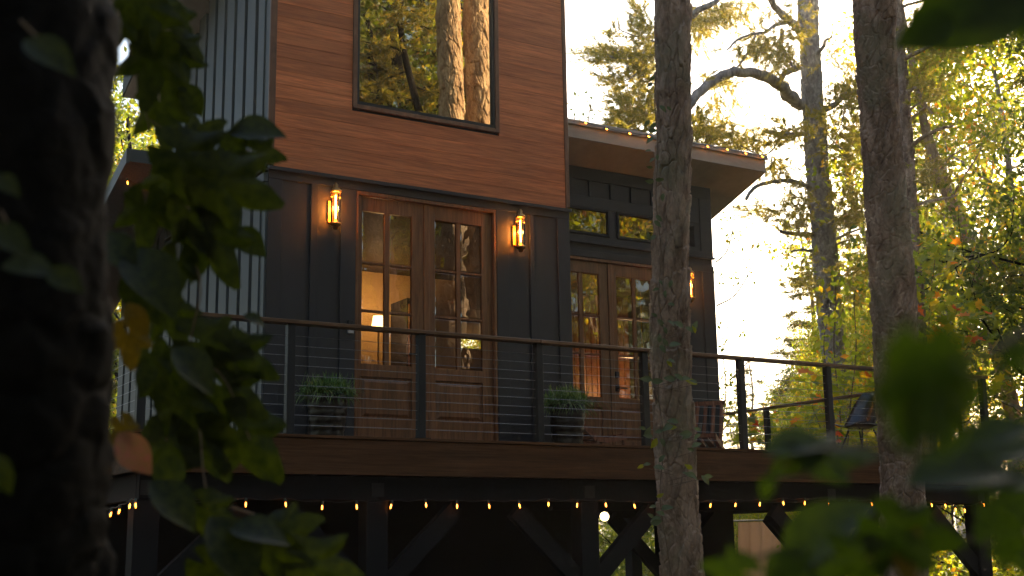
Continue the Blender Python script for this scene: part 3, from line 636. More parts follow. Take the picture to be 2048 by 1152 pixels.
# straw broom head / fringe beside the right end post
o = empty('straw_skirt', (8.0, -.9, 0), 'fringed straw skirt of a garden torch stand on the right end of the deck', 'straw stand')
R = np.random.RandomState(8); V = []; F = []
for i in range(260):
    a = R.uniform(0, 2 * pi); r0 = .10; r1 = .34 + R.normal(0, .02); z0 = .75; b = len(V); w = .006
    p0 = np.array((8.0 + r0 * cos(a), -.9 + r0 * sin(a), z0)); p1 = np.array((8.0 + r1 * cos(a), -.9 + r1 * sin(a), .02 + R.uniform(0, .06))); t = np.array((-sin(a), cos(a), 0)) * w
    V += [p0 - t * .5, p0 + t * .5, p1 + t, p1 - t]; F.append((b, b + 1, b + 2, b + 3))
g = link('straw', npmesh('straw', V, F), STRAW, o); g['kind'] = 'stuff'
m = MB(); m.lathe((8.0, -.9, 0), [(.02, 0), (.02, .8), (.05, .8), (.03, .9)], 10); m.build('stake', CHAIRW, o)
# fabric screen under the deck
o = empty('fabric_screen', (7.9, 2.6, -1.6), 'brown fabric privacy screen hanging under the deck, sunlight put into its colour', 'screen')
a = at(1476, 1042, 19.5); b = at(1557, 1040, 19.9); V = []; F = []; n1, n2 = 26, 14
for i in range(n1):
    for j in range(n2):
        t = i / (n1 - 1); p = a + (b - a) * t; V.append((p[0] + .02 * sin(t * 30) * (j / n2), p[1] + .035 * sin(t * 22 + j * .2), p[2] - .02 - j * .075))
for i in range(n1 - 1):
    for j in range(n2 - 1): F.append((i * n2 + j, i * n2 + j + 1, (i + 1) * n2 + j + 1, (i + 1) * n2 + j))
f = link('fabric', npmesh('fabric', V, F), FABRIC, o, True)
m = MB(); m.tube([a - np.array((.1, 0, 0)), b + np.array((.1, 0, 0))], .014, 8); m.build('rod', STEEL, o)
for t in (0.05, .5, .95):
    p = a + (b - a) * t; m = MB(); m.tube([p, (p[0], p[1], -.31)], .004, 5); m.build('hanger', STEEL, o)
# ============================================================ GROUND AND FOREST
def gz(x, y):
    return -2.62 + .10 * np.sin(x * .35 + 1) * np.cos(y * .3) + .0009 * np.maximum(0, np.hypot(x, y) - 14) ** 1.5 * 8 * .5 + .06 * np.sin(x * 1.3) * np.sin(y * 1.1)
g = np.concatenate([-np.geomspace(400, 26, 14), np.linspace(-24, 24, 70), np.geomspace(26, 400, 14)])
gx, gy = np.meshgrid(g + 2, g, indexing='ij'); zz = gz(gx, gy); zz = np.minimum(zz, 2.5)
n = len(g); V = np.stack([gx, gy, zz], -1).reshape(-1, 3)
F = [(i * n + j, (i + 1) * n + j, (i + 1) * n + j + 1, i * n + j + 1) for i in range(n - 1) for j in range(n - 1)]
o = link('ground', npmesh('ground', V, F), GROUNDM, None, True); o['kind'] = 'structure'
# ---- bark relief: elongated plates (cellular noise) pushed out of the trunk
def worley(a, b, na, seed):
    """a periodic with period na; returns F2-F1, a per-cell value and the offset inside the cell"""
    R = np.random.RandomState(seed); H = R.rand(4096, 3)
    ia = np.floor(a).astype(int); ib = np.floor(b).astype(int)
    d1 = np.full(a.shape, 9.); d2 = np.full(a.shape, 9.); cv = np.zeros(a.shape); oy = np.zeros(a.shape)
    for da in (-1, 0, 1):
        for db in (-1, 0, 1):
            ca = ia + da; cb = ib + db; h = H[((ca % na) * 57 + (cb % 61) * 131) % 4096]
            dx = ca + .05 + .9 * h[..., 0] - a; dy = cb + .05 + .9 * h[..., 1] - b; d = np.abs(dx) ** 1.6 + np.abs(dy) ** 1.6
            d = d ** (1 / 1.6); cl = d < d1; d2 = np.where(cl, d1, np.minimum(d2, d)); cv = np.where(cl, h[..., 2], cv); oy = np.where(cl, dy, oy); d1 = np.where(cl, d, d1)
    return d2 - d1, cv, oy
def vnoise(a, b, na, seed):
    R = np.random.RandomState(seed); H = R.rand(4096)
    ia = np.floor(a).astype(int); ib = np.floor(b).astype(int); fa = a - ia; fb = b - ib; fa = fa * fa * (3 - 2 * fa); fb = fb * fb * (3 - 2 * fb)
    h = lambda x, y: H[((x % na) * 57 + (y % 61) * 131) % 4096]
    return (h(ia, ib) * (1 - fa) + h(ia + 1, ib) * fa) * (1 - fb) + (h(ia, ib + 1) * (1 - fa) + h(ia + 1, ib + 1) * fa) * fb
def trunk_mesh(name, path, rad, nth, nz, cells=9, plate=.10, depth=.012, seed=1, lump=.02, ridge=False):
    pts = cr(np.column_stack([path, rad]), 8); s = np.concatenate([[0], np.cumsum(np.linalg.norm(np.diff(pts[:, :3], axis=0), axis=1))])
    u = np.linspace(0, s[-1], nz); C = np.column_stack([np.interp(u, s, pts[:, i]) for i in range(4)])
    P, T, N, Bn = frames(C[:, :3]); th = np.arange(nth) * 2 * pi / nth
    TH, U = np.meshgrid(th, u, indexing='xy'); q = TH / (2 * pi)
    w1 = vnoise(q * 6, U / (plate * 1.6), 6, seed + 7) - .5; w2 = vnoise(q * 22, U / (plate * .35), 22, seed + 8) - .5; w3 = vnoise(q * 60, U / (plate * .14), 60, seed + 9) - .5
    a = q * cells + w1 * .9 + w2 * .40 + w3 * .10; b = U / plate + w1 * .9 + w2 * .30 + w3 * .08
    e1, c1, o1 = worley(a, b, cells, seed); e2, c2, o2 = worley(a * 2 + 3.3, b * 2.3, cells * 2, seed + 1); e3, c3, o3 = worley(a * 4 + 1.1, b * 4.1, cells * 4, seed + 2)
    f1 = np.clip(e1 / .14, 0, 1) ** .7; f2 = np.clip(e2 / .22, 0, 1); f3 = np.clip(e3 / .3, 0, 1)
    if ridge: f1 = np.clip(e1 / .45, 0, 1)
    h = depth * (f1 * (.35 + .55 * c1 + .35 * o1) + .28 * f2 * (c2 - .3 + .4 * o2) * f1 + .10 * f3 * (c3 + .5 * o3) - .5) + depth * .10 * (vnoise(q * 90, U / .012, 90, seed + 3) - .5)
    h += lump * (vnoise(q * 3, U / .5, 3, seed + 4) - .5) + lump * .5 * (vnoise(q * 4, U / .17, 4, seed + 5) - .5)
    Rr = C[:, 3][:, None] + h
    V = P[:, None] + Rr[..., None] * (np.cos(TH)[..., None] * N[:, None] + np.sin(TH)[..., None] * Bn[:, None])
    k = np.arange(nth); i = np.arange(nz - 1)[:, None] * nth
    F = np.stack([i + k, i + (k + 1) % nth, i + nth + (k + 1) % nth, i + nth + k], -1).reshape(-1, 4)
    return npmesh(name, V.reshape(-1, 3), F)
class LM:
    """collects leaf / needle / limb arrays"""
    def __init__(s, seed): s.R = np.random.RandomState(seed); s.V = []; s.F = []; s.n = 0
    def _add(s, V, F): s.V.append(V.reshape(-1, 3)); s.F.append(F.reshape(-1, 3) + s.n); s.n += V.reshape(-1, 3).shape[0]
    def leaves(s, C, size, droop=.3, aspect=.55, jit=.35):
        """each leaf: a folded diamond of 4 triangles (6 verts)"""
        C = np.asarray(C, float); n = len(C); R = s.R; L = size * (1 + jit * R.uniform(-1, 1, n))
        a = R.uniform(0, 2 * pi, n); e = R.uniform(-1.0, .5, n) - droop
        d = np.stack([np.cos(a) * np.cos(e), np.sin(a) * np.cos(e), np.sin(e)], -1)
        r = R.normal(size=(n, 3)); sd_ = np.cross(d, r); sd_ /= np.linalg.norm(sd_, axis=1, keepdims=True); nn = np.cross(sd_, d)
        L = L[:, None]; w = L * aspect * .5
        mid = C + d * L * .5 - nn * L * .04
        V = np.stack([C, mid + sd_ * w + nn * w * .35, C + d * L, mid - sd_ * w + nn * w * .35, mid], 1)
        f = np.array([(0, 1, 4), (1, 2, 4), (2, 3, 4), (3, 0, 4)])
        s._add(V, (np.arange(n)[:, None, None] * 5 + f[None]))
    def big_leaves(s, C, size, jit=.3):
        """lobed leaf, 5 points, 10 triangles"""
        C = np.asarray(C, float); n = len(C); R = s.R; L = (size * (1 + jit * R.uniform(-1, 1, n)))[:, None]
        a = R.uniform(0, 2 * pi, n); e = R.uniform(-.9, .1, n); d = np.stack([np.cos(a) * np.cos(e), np.sin(a) * np.cos(e), np.sin(e)], -1)
        r = R.normal(size=(n, 3)) * .5 + np.array((0, 0, 1)); sd_ = np.cross(d, r); sd_ /= np.linalg.norm(sd_, axis=1, keepdims=True); nn = np.cross(sd_, d)
        pr = [(0, 0), (-.12, .30), (.10, .26), (.18, .55), (.38, .26), (.62, .42), (.66, .17), (1.05, 0), (.66, -.17), (.62, -.42), (.38, -.26), (.18, -.55), (.10, -.26), (-.12, -.30)]
        V = np.stack([C + d * L * .35 - nn * L * .05] + [C + d * L * p + sd_ * L * q + nn * L * abs(q) * .25 for p, q in pr], 1)
        k = len(pr); f = np.array([(0, i + 1, (i + 1) % k + 1) for i in range(k)]); s._add(V, (np.arange(n)[:, None, None] * (k + 1) + f[None]))
    def needles(s, C, D, L, w, k=12, spread=.9):
        """tuft of k thin needles round direction D at each point C"""
        C = np.repeat(np.asarray(C, float), k, 0); D = np.repeat(np.asarray(D, float), k, 0); n = len(C); R = s.R
        d = D + R.normal(size=(n, 3)) * spread; d /= np.linalg.norm(d, axis=1, keepdims=True)
        sd_ = np.cross(d, R.normal(size=(n, 3))); sd_ /= np.linalg.norm(sd_, axis=1, keepdims=True); LL = (L * R.uniform(.7, 1.2, n))[:, None]
        C = C + R.normal(size=(n, 3)) * L * .12
        V = np.stack([C - sd_ * w * .5, C + sd_ * w * .5, C + d * LL], 1); s._add(V, np.arange(n * 3).reshape(n, 1, 3))
    def tube(s, pts, rad, n=6):
        V, F = tube_arrays(pts, rad, n, False); F = np.array(F); T = np.concatenate([F[:, [0, 1, 2]], F[:, [0, 2, 3]]]); s._add(np.array(V), T)
    def mesh(s, name): return npmesh(name, np.concatenate(s.V), np.concatenate(s.F))
def branch_points(R, p, d, L, n=7, up=.1, wig=.25):
    P = [np.array(p, float)]; d = np.array(d, float); d /= np.linalg.norm(d)
    for i in range(n):
        d = d + R.normal(size=3) * wig / n * 2 + np.array((0, 0, up / n)); d /= np.linalg.norm(d); P.append(P[-1] + d * L / n)
    return np.array(P)
# ---- whole trees, built once per kind, copied with shared meshes
def conifer_meshes(seed, H, R0, spread, first=.25, dens=1.0, bare=False):
    A = LM(seed); Lf = LM(seed + 50); R = A.R
    sp = [(R.normal(0, .02) * H * t, R.normal(0, .02) * H * t, H * t) for t in np.linspace(0, 1, 7)]; sp[0] = (0, 0, 0)
    sp = cr(sp, 5); A.tube(sp, np.linspace(R0, .03, len(sp)), 9)
    nb = int(34 * dens)
    for i in range(nb):
        t = first + (1 - first) * (i + R.uniform(0, 1)) / nb; c = np.array([np.interp(t * (len(sp) - 1), range(len(sp)), sp[:, k]) for k in range(3)])
        L = spread * (1 - t) ** .75 * R.uniform(.65, 1.1) + .4; a = R.uniform(0, 2 * pi)
        P = branch_points(R, c, (cos(a), sin(a), R.uniform(-.05, .35)), L, 7, -.35, .3); A.tube(P, np.linspace(.035 * (1 - t) + .012, .006, len(P)), 5)
        for j in range(int(L * 9)):
            q = R.uniform(.2, 1); b = np.array([np.interp(q * 7, range(8), P[:, k]) for k in range(3)])
            a2 = R.uniform(0, 2 * pi); l2 = R.uniform(.25, .6) * (1.3 - q); e = b + np.array((cos(a2) * l2, sin(a2) * l2, R.uniform(-.3, .05) * l2))
            A.tube([b, e], [.006, .003], 3)
            m = max(3, int(l2 * 22 * dens)); tt = R.uniform(0, 1, m)[:, None]; C = b + (e - b) * tt + R.normal(size=(m, 3)) * .04
            dd = np.tile(e - b, (m, 1)) / l2 + np.array((0, 0, -.2)); Lf.needles(C, dd, .15, .022, 6, .7)
    return A.mesh('trunk'), Lf.mesh('crown')
def decid_meshes(seed, H, R0, spread, leaf=.10, nl=9000, first=.35, lean=(0, 0)):
    A = LM(seed); Lf = LM(seed + 50); R = A.R; tips = []
    sp = cr([(lean[0] * t + R.normal(0, .012) * H * (t > 0), lean[1] * t + R.normal(0, .012) * H * (t > 0), H * .9 * t) for t in np.linspace(0, 1, 7)], 5)
    A.tube(sp, np.linspace(R0, .03, len(sp)), 10)
    def rec(p, d, L, r, lev):
        P = branch_points(R, p, d, L, 6, .25, .5); A.tube(P, np.linspace(r, r * .45, len(P)), 5 if lev else 6)
        if lev >= 2: tips.append(P); return
        for k in range(4 if lev else 5):
            q = R.randint(2, 7); a = R.normal(size=3) * .75; rec(P[q], (P[-1] - P[0]) / L + a, L * R.uniform(.45, .7), r * .45, lev + 1)
    for i in range(14):
        t = first + (1 - first) * i / 14; c = np.array([np.interp(t * (len(sp) - 1), range(len(sp)), sp[:, k]) for k in range(3)]); a = i * 2.4 + R.uniform(-.5, .5)
        rec(c, (cos(a), sin(a), R.uniform(.1, .7)), spread * (1.15 - t * .7) * R.uniform(.7, 1.1), R0 * .3 * (1.2 - t), 0)
    per = max(3, nl // len(tips))
    C = np.concatenate([P[R.randint(0, len(P), per)] + R.normal(size=(per, 3)) * leaf * 1.9 for P in tips]); Lf.leaves(C, leaf)
    return A.mesh('trunk'), Lf.mesh('crown')
KINDS = {}
def kind(key, bark, leaf, fn, *a, **k):
    t, c = fn(*a, **k); t.materials.append(bark); c.materials.append(leaf); t.polygons.foreach_set('use_smooth', [True] * len(t.polygons)); KINDS[key] = (t, c)
kind('cedar', BARK_L, L_CE, conifer_meshes, 11, 11, .16, 2.6, .12, 1.15)
kind('pine', BARK_P, L_PI, conifer_meshes, 12, 15, .22, 3.2, .42, .9)
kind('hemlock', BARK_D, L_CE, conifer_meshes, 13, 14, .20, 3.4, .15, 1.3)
kind('birch', BARK_L, L_YG, decid_meshes, 14, 9, .11, 2.6, .10, 15000)
kind('oak', BARK_G, L_YG, decid_meshes, 15, 12, .17, 3.6, .12, 17000)
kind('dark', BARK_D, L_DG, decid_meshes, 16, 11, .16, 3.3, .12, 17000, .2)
WORD = {'cedar': 'feathery cedar', 'pine': 'tall thin pine', 'hemlock': 'dense dark conifer', 'birch': 'slender yellow green tree', 'oak': 'broad yellow green tree', 'dark': 'dark leafy tree'}
def tree(key, x, y, label, sc=1.0, rz=0, z=None, group='trees of the surrounding forest', tilt=0):
    t, c = KINDS[key]; zz = float(gz(x, y)) - .1 if z is None else z
    o = empty(key + '_tree' if key not in ('dark',) else 'leafy_tree', (x, y, min(zz, 2.4)), label, 'tree', group)
    o.rotation_euler = (tilt, 0, rz); o.scale = (sc, sc, sc)
    for nm, me in (('trunk', t), ('crown', c)):
        p = bpy.data.objects.new(nm, me); COL.objects.link(p); p.parent = o
    return o
def place(key, u, t, label, sc=1.0, rz=0, tilt=0, **k):
    p = at(u, 1030, t); return tree(key, p[0], p[1], label, sc, rz, None, tilt=tilt, **k)
# background to the right of the house, left to right in the picture
T = [('cedar', 1640, 34, 'feathery cedar behind the deck rail, left of the forked pine', .95, 1), ('hemlock', 1690, 38, 'dark conifer behind the base of the forked pine', .85, 2),
     ('cedar', 1515, 44, 'low cedar far off between house corner and forked pine', .72, 3), ('birch', 1660, 24.5, 'slender yellow leafed tree right behind the forked pine', .50, 1.2),
     ('pine', 1740, 46, 'thin pine far behind the gap between the two big trunks', 1.15, 4), ('oak', 1950, 30, 'broad yellow green tree high in the upper right', 1.25, 5),
     ('oak', 2080, 25, 'yellow green tree at the right edge of the picture', 1.1, 2.2), ('cedar', 1850, 32, 'feathery cedar right of the narrow dark trunk', 1.05, .4),
     ('dark', 1930, 23.5, 'dark leafy tree low on the right behind the deck end', .55, 1.9), ('birch', 1870, 27, 'slender yellow tree with upright stems right of the dark trunk', .95, 2.9),
     ('hemlock', 1985, 40, 'dense conifer filling the far right background', .95, 3.3), ('pine', 1890, 52, 'tall pine in the far distance on the right', 1.3, .9),
     ('dark', 1780, 30, 'dark leafy tree behind the deck chair', .55, .7), ('birch', 1460, 36, 'low yellow leafed sapling beside the house corner', .42, 4.4),
     ('hemlock', 1570, 60, 'far conifer low behind the deck rail', .62, 5.2), ('dark', 1640, 52, 'distant dark leafy tree behind the rail', .8, 2.6), ('cedar', 1445, 60, 'small distant cedar touching the house corner', .42, 1.4),
     ('oak', 1720, 62, 'distant broad tree between the two big trunks', 1.1, 1.1), ('hemlock', 1800, 64, 'distant conifer behind the narrow dark trunk', 1.2, 2), ('oak', 1920, 68, 'far broad tree low on the right', 1.5, 3),
     ('pine', 2040, 58, 'far pine at the right edge', 1.3, 3.7), ('hemlock', 1490, 75, 'tiny far conifer under the rail line', .7, 3), ('dark', 1560, 80, 'far dark tree low on the horizon', .9, .2)]
T += [('oak', 1600, 37, 'sunlit broad tree beyond the rail, left of the willowy sapling', .42, 2.2), ('oak', 1510, 42, 'small broad tree beyond the rail near the house corner', .30, 4.1), ('birch', 1665, 32, 'yellow green tree right behind the forked trunk', .66, 1.7), ('oak', 1725, 27, 'broad yellow green tree behind the rough barked trunk', .55, 2.9), ('birch', 1500, 27, 'low yellow leafed tree beyond the rail near the house corner', .36, .6), ('birch', 1560, 25, 'bushy yellow green tree just beyond the right rail', .34, 2.1), ('birch', 1620, 30, 'yellow green tree left of the forked pine trunk', .62, 3.3), ('oak', 1700, 34, 'sunlit broad tree between the two big trunks', .66, .3), ('birch', 1745, 24, 'yellow leafed tree behind the bucket chair', .5, 5)]
for k_, u, t, lab, sc, rz in T: place(k_, u, t, lab, sc, rz)
# trees seen only through the gaps on the left, and below the deck
place('dark', 900, 34, 'leafy tree seen through the house, behind its far window', 1.0, 2); place('oak', 960, 40, 'yellow green tree seen through the far window of the house', 1.1, 1)
for k_, u, t, lab, sc, rz in [('dark', 215, 33, 'leafy tree seen in the gap left of the house', 1.0, 1), ('birch', 270, 28, 'sunlit thin tree left of the porch roof', .9, 2), ('oak', 150, 40, 'broad tree far behind the near dark trunk', 1.3, 3),
                              ('dark', 1250, 26, 'bushy tree seen under the deck beside the globe lamp', .40, 2), ('oak', 1330, 33, 'tree seen under the deck between the braces', .45, 1), ('birch', 1600, 22, 'bushy sapling seen under the deck right of the fabric screen', .36, 3),
                              ('dark', 225, 24, 'green leafed tree in the gap beside the near dark trunk', 1.05, 4), ('birch', 190, 30, 'thin tree further back in the gap beside the near dark trunk', 1.4, 5), ('hemlock', 300, 38, 'tall conifer behind the porch roof', 1.4, 2), ('dark', 320, 45, 'far tree behind the house on the left', 1.4, 0), ('hemlock', 60, 50, 'far conifer behind the near dark trunk', 1.3, 0)]:
    place(k_, u, t, lab, sc, rz)
# out of view on the right: the woods that shade the deck
SH = [('hemlock', 13.5, -1.2, 1.1), ('dark', 15.5, 1.0, 1.1), ('oak', 17.5, -3.5, .85), ('hemlock', 19.5, 2.0, 1.25), ('hemlock', 16.8, -.6, 1.15), ('dark', 12.3, -3.6, .85), ('dark', 18.5, .2, 1.2), ('hemlock', 23.5, -.2, 1.2), ('oak', 21, -1, .9), ('hemlock', 16.5, -6.5, .7), ('cedar', 22.5, 5.5, 1.1), ('dark', 24.5, 2, 1.1), ('hemlock', 20, -8, .7), ('dark', 11.2, -7.2, .6)]
ORD = ['nearest', 'second', 'third', 'fourth', 'fifth', 'sixth', 'seventh', 'eighth', 'ninth', 'tenth', 'eleventh', 'twelfth', 'thirteenth', 'fourteenth', 'fifteenth', 'sixteenth']
for i, (k_, x, y, sc) in enumerate(sorted(SH, key=lambda q: q[1])): tree(k_, x, y, WORD[k_] + ' right of the deck, ' + ORD[i] + ' from its right end', sc, i * 1.3, group='woods right of the deck')
for j, (k_, x, y, sc) in enumerate((('hemlock', -9.5, 1, 1.2), ('dark', -8.5, -5, 1.0), ('hemlock', -12, -3, 1.3), ('dark', -10, 6, 1.1), ('hemlock', -13, 9, 1.3), ('oak', -15, 2, 1.2), ('hemlock', -9, -10, 1.0), ('dark', -14, -8, 1.2))):  # out-of-view trees added to cut the sky light from the left
    tree(k_, x, y, WORD[k_] + ' added out of view left of the house, ' + ORD[j] + ' in the woods on that side', sc, j * 1.7, group='unseen woods added to dim light from the left')
# behind the camera: the woods mirrored in the windows
R_ = np.random.RandomState(21); i = 0
ORD[0] = 'first'
for rr, n, row in ((15, 8, 'nearest'), (22, 13, 'middle'), (31, 16, 'farthest')):
    for q, a in enumerate(np.linspace(262, 100, n)):
        aa = radians(a + R_.uniform(-3, 3)); x = rr * sin(aa) + 1 + R_.normal(0, 1); y = rr * cos(aa) - 1 + R_.normal(0, 1)
        if np.hypot(x - CAM[0], y - CAM[1]) < 4 or (5 < x < 15 and -14 < y < -5) or a < 134: continue
        k_ = ['hemlock', 'pine', 'hemlock', 'cedar', 'dark', 'hemlock', 'oak'][i % 7]; i += 1
        tree(k_, x, y, WORD[k_] + ', ' + ORD[q] + ' from the left in the ' + row + ' row facing the house', R_.uniform(1.2, 1.5) * (1.25 if rr > 20 else 1), R_.uniform(0, 6), group='woods facing the house')
for j, (x, y, sc) in enumerate(((9, -14.5, 1.25), (5.5, -15, 1.2), (11.5, -15.5, 1.3), (7.5, -17.5, 1.5), (12.5, -21.5, 1.9), (9.5, -20, 1.6), (13, -19, 1.6), (6.5, -19, 1.5), (11, -24, 1.9), (16, -25, 1.9), (4, -22, 1.7), (20, -24, 1.9), (24, -20, 1.8), (19, -18, 1.6), (28, -26, 2.0), (14.5, -28, 2.2))):
    tree(('hemlock', 'cedar', 'hemlock', 'dark')[j % 4], x, y, ('dark conifer', 'feathery cedar', 'dark conifer', 'dark leafy tree')[j % 4] + ' behind the mirrored sunlit trunks, ' + ORD[j] + ' of them', sc, j * 1.1, group='conifers mirrored in the picture window')
for (x, r, lab) in ((7.58, .245, 'big sunlit pine trunk mirrored in the picture window, left one'), (8.32, .275, 'big sunlit pine trunk mirrored in the picture window, right one')):
    o = empty('pine_tree', (x, -10.0, -2.6), lab, 'tree'); y = -10.0 - (x - 7.58) * .2
    link('trunk', trunk_mesh('trunk', [(x + .15, y, -2.7), (x + .05, y, 2), (x, y, 7), (x - .1, y, 12), (x - .2, y, 17)], [r * 1.3, r * 1.12, r, r * .9, r * .7], 150, 1300, 17, .30, .055, int(x * 10), .05), BARK_L, o, True)
    A = LM(5); Lf = LM(6)
    for j in range(26):
        a = j * 2.4; z = 11.5 + j * .24; P = branch_points(A.R, (x, y, z), (cos(a), sin(a), .3), 2.4, 6, .2, .5); A.tube(P, np.linspace(.05, .01, len(P)), 5)
        C = P[A.R.randint(2, 7, 90)] + A.R.normal(size=(90, 3)) * .3; Lf.needles(C, A.R.normal(size=(90, 3)), .16, .02, 8, .6)
    link('limbs', A.mesh('limbs'), BARK_P, o)['kind'] = 'stuff'; link('crown', Lf.mesh('crown'), L_PI, o)
# ============================================================ THE PINES NEAR THE DECK
def drawn(pts, t0, rs, dz=None):
    """points measured in the photograph, laid out at their own distance"""
    return [at(u, v, t) for (u, v, t) in pts], rs
# big trunk in front of the deck
o = empty('pine_tree', tuple(at(1370, 1300, 10.5)), 'big straight pine trunk with a vine in front of the deck', 'tree')
pa = [(1330, -420, 10.9), (1338, -200, 10.75), (1345, 0, 10.6), (1346, 150, 10.5), (1346, 300, 10.45), (1341, 500, 10.4), (1341, 700, 10.4), (1350, 900, 10.4), (1364, 1152, 10.4), (1382, 1500, 10.4)]
wd = [66, 68, 71, 74, 73, 76, 80, 83, 88, 100]
link('trunk', trunk_mesh('trunk', [at(*p) for p in pa], [w / 2 / FPX * p[2] * .95 for w, p in zip(wd, pa)], 260, 1500, 15, .22, .032, 3, .012), BARK_P, o, True)
# its vine: stems with small oval leaves
vine = empty('climbing_vine', tuple(at(1340, 1100, 10.2)), 'thin vine with small green and yellow leaves climbing the big trunk', 'vine')
R = np.random.RandomState(31)
def leaf_mesh(L=1.0, w=.5, n=6, curl=.12):
    V = []; F = []
    for i in range(n + 1):
        t = i / n; ww = w * .5 * sin(pi * min(1, t ** .8 * 1.0)) if 0 < i < n else 0.0; zc = -curl * (2 * t - 1) ** 2
        V += [(t * L, -ww, zc + ww * .3), (t * L, 0, zc), (t * L, ww, zc + ww * .3)]
    for i in range(n):
        for j in (0, 1): a = i * 3 + j; F.append((a, a + 3, a + 4, a + 1))
    me = npmesh('leaf', V, F); me.polygons.foreach_set('use_smooth', [True] * len(F)); return me
LEAF_G = leaf_mesh(); LEAF_G.materials.append(L_VN); LEAF_Y = LEAF_G.copy(); LEAF_Y.materials.clear(); LEAF_Y.materials.append(L_MP)
def put_leaf(me, parent, root, p, L, d, nrm):
    d = mathutils.Vector(d).normalized(); nn = mathutils.Vector(nrm); s_ = nn.cross(d).normalized(); nn = d.cross(s_)
    mt = mathutils.Matrix(((d.x * L, s_.x * L, nn.x * L, p[0] - root[0]), (d.y * L, s_.y * L, nn.y * L, p[1] - root[1]), (d.z * L, s_.z * L, nn.z * L, p[2] - root[2]), (0, 0, 0, 1)))
    l = bpy.data.objects.new('leaf', me); COL.objects.link(l); l.parent = parent; l.matrix_local = mt; return l
stem = [at(u, v, 10.19) for u, v in ((1352, 1200), (1335, 1100), (1320, 990), (1328, 880), (1316, 780), (1330, 690), (1318, 600), (1322, 500), (1312, 400), (1316, 300), (1309, 200), (1314, 130))]
m = MB(); m.tube(cr(stem, 5), .004, 6); m.build('stem', TWIG, vine)
vp = np.array(vine.location)
spots = [(1310, 150), (1306, 165), (1300, 240), (1296, 262), (1309, 315), (1303, 300), (1306, 335), (1310, 360), (1300, 480), (1312, 430), (1318, 560), (1330, 580), (1320, 640), (1312, 470), (1336, 640), (1344, 560), (1350, 610)]
for (u, v) in spots + [(1306 + 30 * R.rand(), 180 + 480 * R.rand()) for _ in range(12)]:
    put_leaf(LEAF_G, vine, vp, at(u, v, 10.17), R.uniform(.05, .085), RT * R.uniform(-1, 1) + UP * R.uniform(-1, .4), -FW + RT * R.normal(0, .5) + UP * R.normal(.3, .5))
for cu, cv, kk in ((1322, 688, 1), (1335, 690, 1), (1332, 722, 2), (1300, 766, 1), (1347, 755, 1), (1365, 765, 1), (1395, 762, 2), (1388, 660, 2), (1370, 655, 1), (1305, 868, 1), (1318, 872, 2), (1290, 865, 1), (1338, 853, 1), (1352, 850, 2), (1395, 862, 1), (1380, 868, 1), (1385, 898, 1), (1300, 932, 2), (1308, 925, 1), (1380, 955, 1), (1405, 952, 1), (1395, 945, 2), (1318, 1010, 1), (1310, 1000, 2), (1330, 1030, 1), (1300, 1040, 1)):
    for k in range(2):
        put_leaf(LEAF_Y if kk == 2 and k == 0 else LEAF_G, vine, vp, at(cu + R.normal(0, 5), cv + R.normal(0, 5), 10.12 - .05 * R.rand()), R.uniform(.06, .11), RT * R.uniform(-1, 1) + UP * R.uniform(-.35, .35), -FW * .8 + RT * R.normal(0, .4) + UP * R.uniform(.0, .9))
    m = MB(); m.tube([at(cu + R.normal(0, 6), cv + 6, 10.15), at(1340 + R.normal(0, 12), cv + 18, 10.22)], .002, 4); m.build('twig', TWIG, vine)
# second near trunk on the right
o = empty('pine_tree', tuple(at(1815, 1300, 10.6)), 'rough barked pine trunk in front of the right deck end', 'tree')
pa = [(1732, -350, 11.0), (1742, -150, 10.9), (1749, 0, 10.8), (1754, 130, 10.8), (1765, 300, 10.8), (1776, 450, 10.8), (1786, 600, 10.8), (1792, 760, 10.8), (1803, 960, 10.8), (1812, 1152, 10.8), (1822, 1450, 10.8)]
wd = [78, 80, 80, 76, 78, 82, 84, 82, 84, 88, 98]
link('trunk', trunk_mesh('trunk', [at(*p) for p in pa], [w / 2 / FPX * p[2] for w, p in zip(wd, pa)], 260, 1400, 16, .12, .028, 8, .018), BARK_P, o, True)
# forked pine behind the deck with its drawn limbs
PEND = []
def LIMB(A, pts, r0, r1, n=7):
    L_ = LM(1); P_ = cr([at(*p) for p in pts], 5); n_ = len(P_)
    L_.tube(P_ + L_.R.normal(size=P_.shape) * r0 * .10, np.linspace(r0, r1, n_) * L_.R.uniform(.93, 1.08, n_), n); PEND.append(L_)
def flush(mat, o):
    for L_ in PEND: link('limb', L_.mesh('limb'), mat, o, True)
    PEND.clear()
def pine_foliage(Lf, A, blobs, t0, seed, size=.085, kn=9):
    """needle tufts on fine twigs filling drawn regions, each with its own depth"""
    R = np.random.RandomState(seed)
    for (u, v, ru, rv, n, du, dv) in blobs:
        for _ in range(int(n * 1.35)):
            a = R.normal(size=2) * .5; tt = t0 + R.normal(0, .9); p = at(u + a[0] * ru, v + a[1] * rv, tt)
            q = p + RT * (R.normal(0, .12) + du * .3) + UP * (R.normal(0, .10) + dv * .3) + FW * R.normal(0, .15)
            if R.rand() < .5: A.tube([p, (p + q) / 2 + R.normal(size=3) * .02, q], [.008, .006, .003], 3)
            m = 7; C = p + (q - p) * np.linspace(.2, 1.1, m)[:, None]; Lf.needles(C, np.tile((q - p) / np.linalg.norm(q - p), (m, 1)), size, .012, kn, .7)
o = empty('forked_pine_tree', tuple(at(1690, 1060, 27)), 'tall grey pine with arching limbs standing behind the deck', 'tree')
pa = [(1612, -300, 27.8), (1617, 0, 27.5), (1622, 150, 27.4), (1632, 300, 27.2), (1642, 400, 27), (1650, 500, 27), (1658, 620, 27), (1672, 740, 27), (1690, 900, 27), (1705, 1080, 27)]
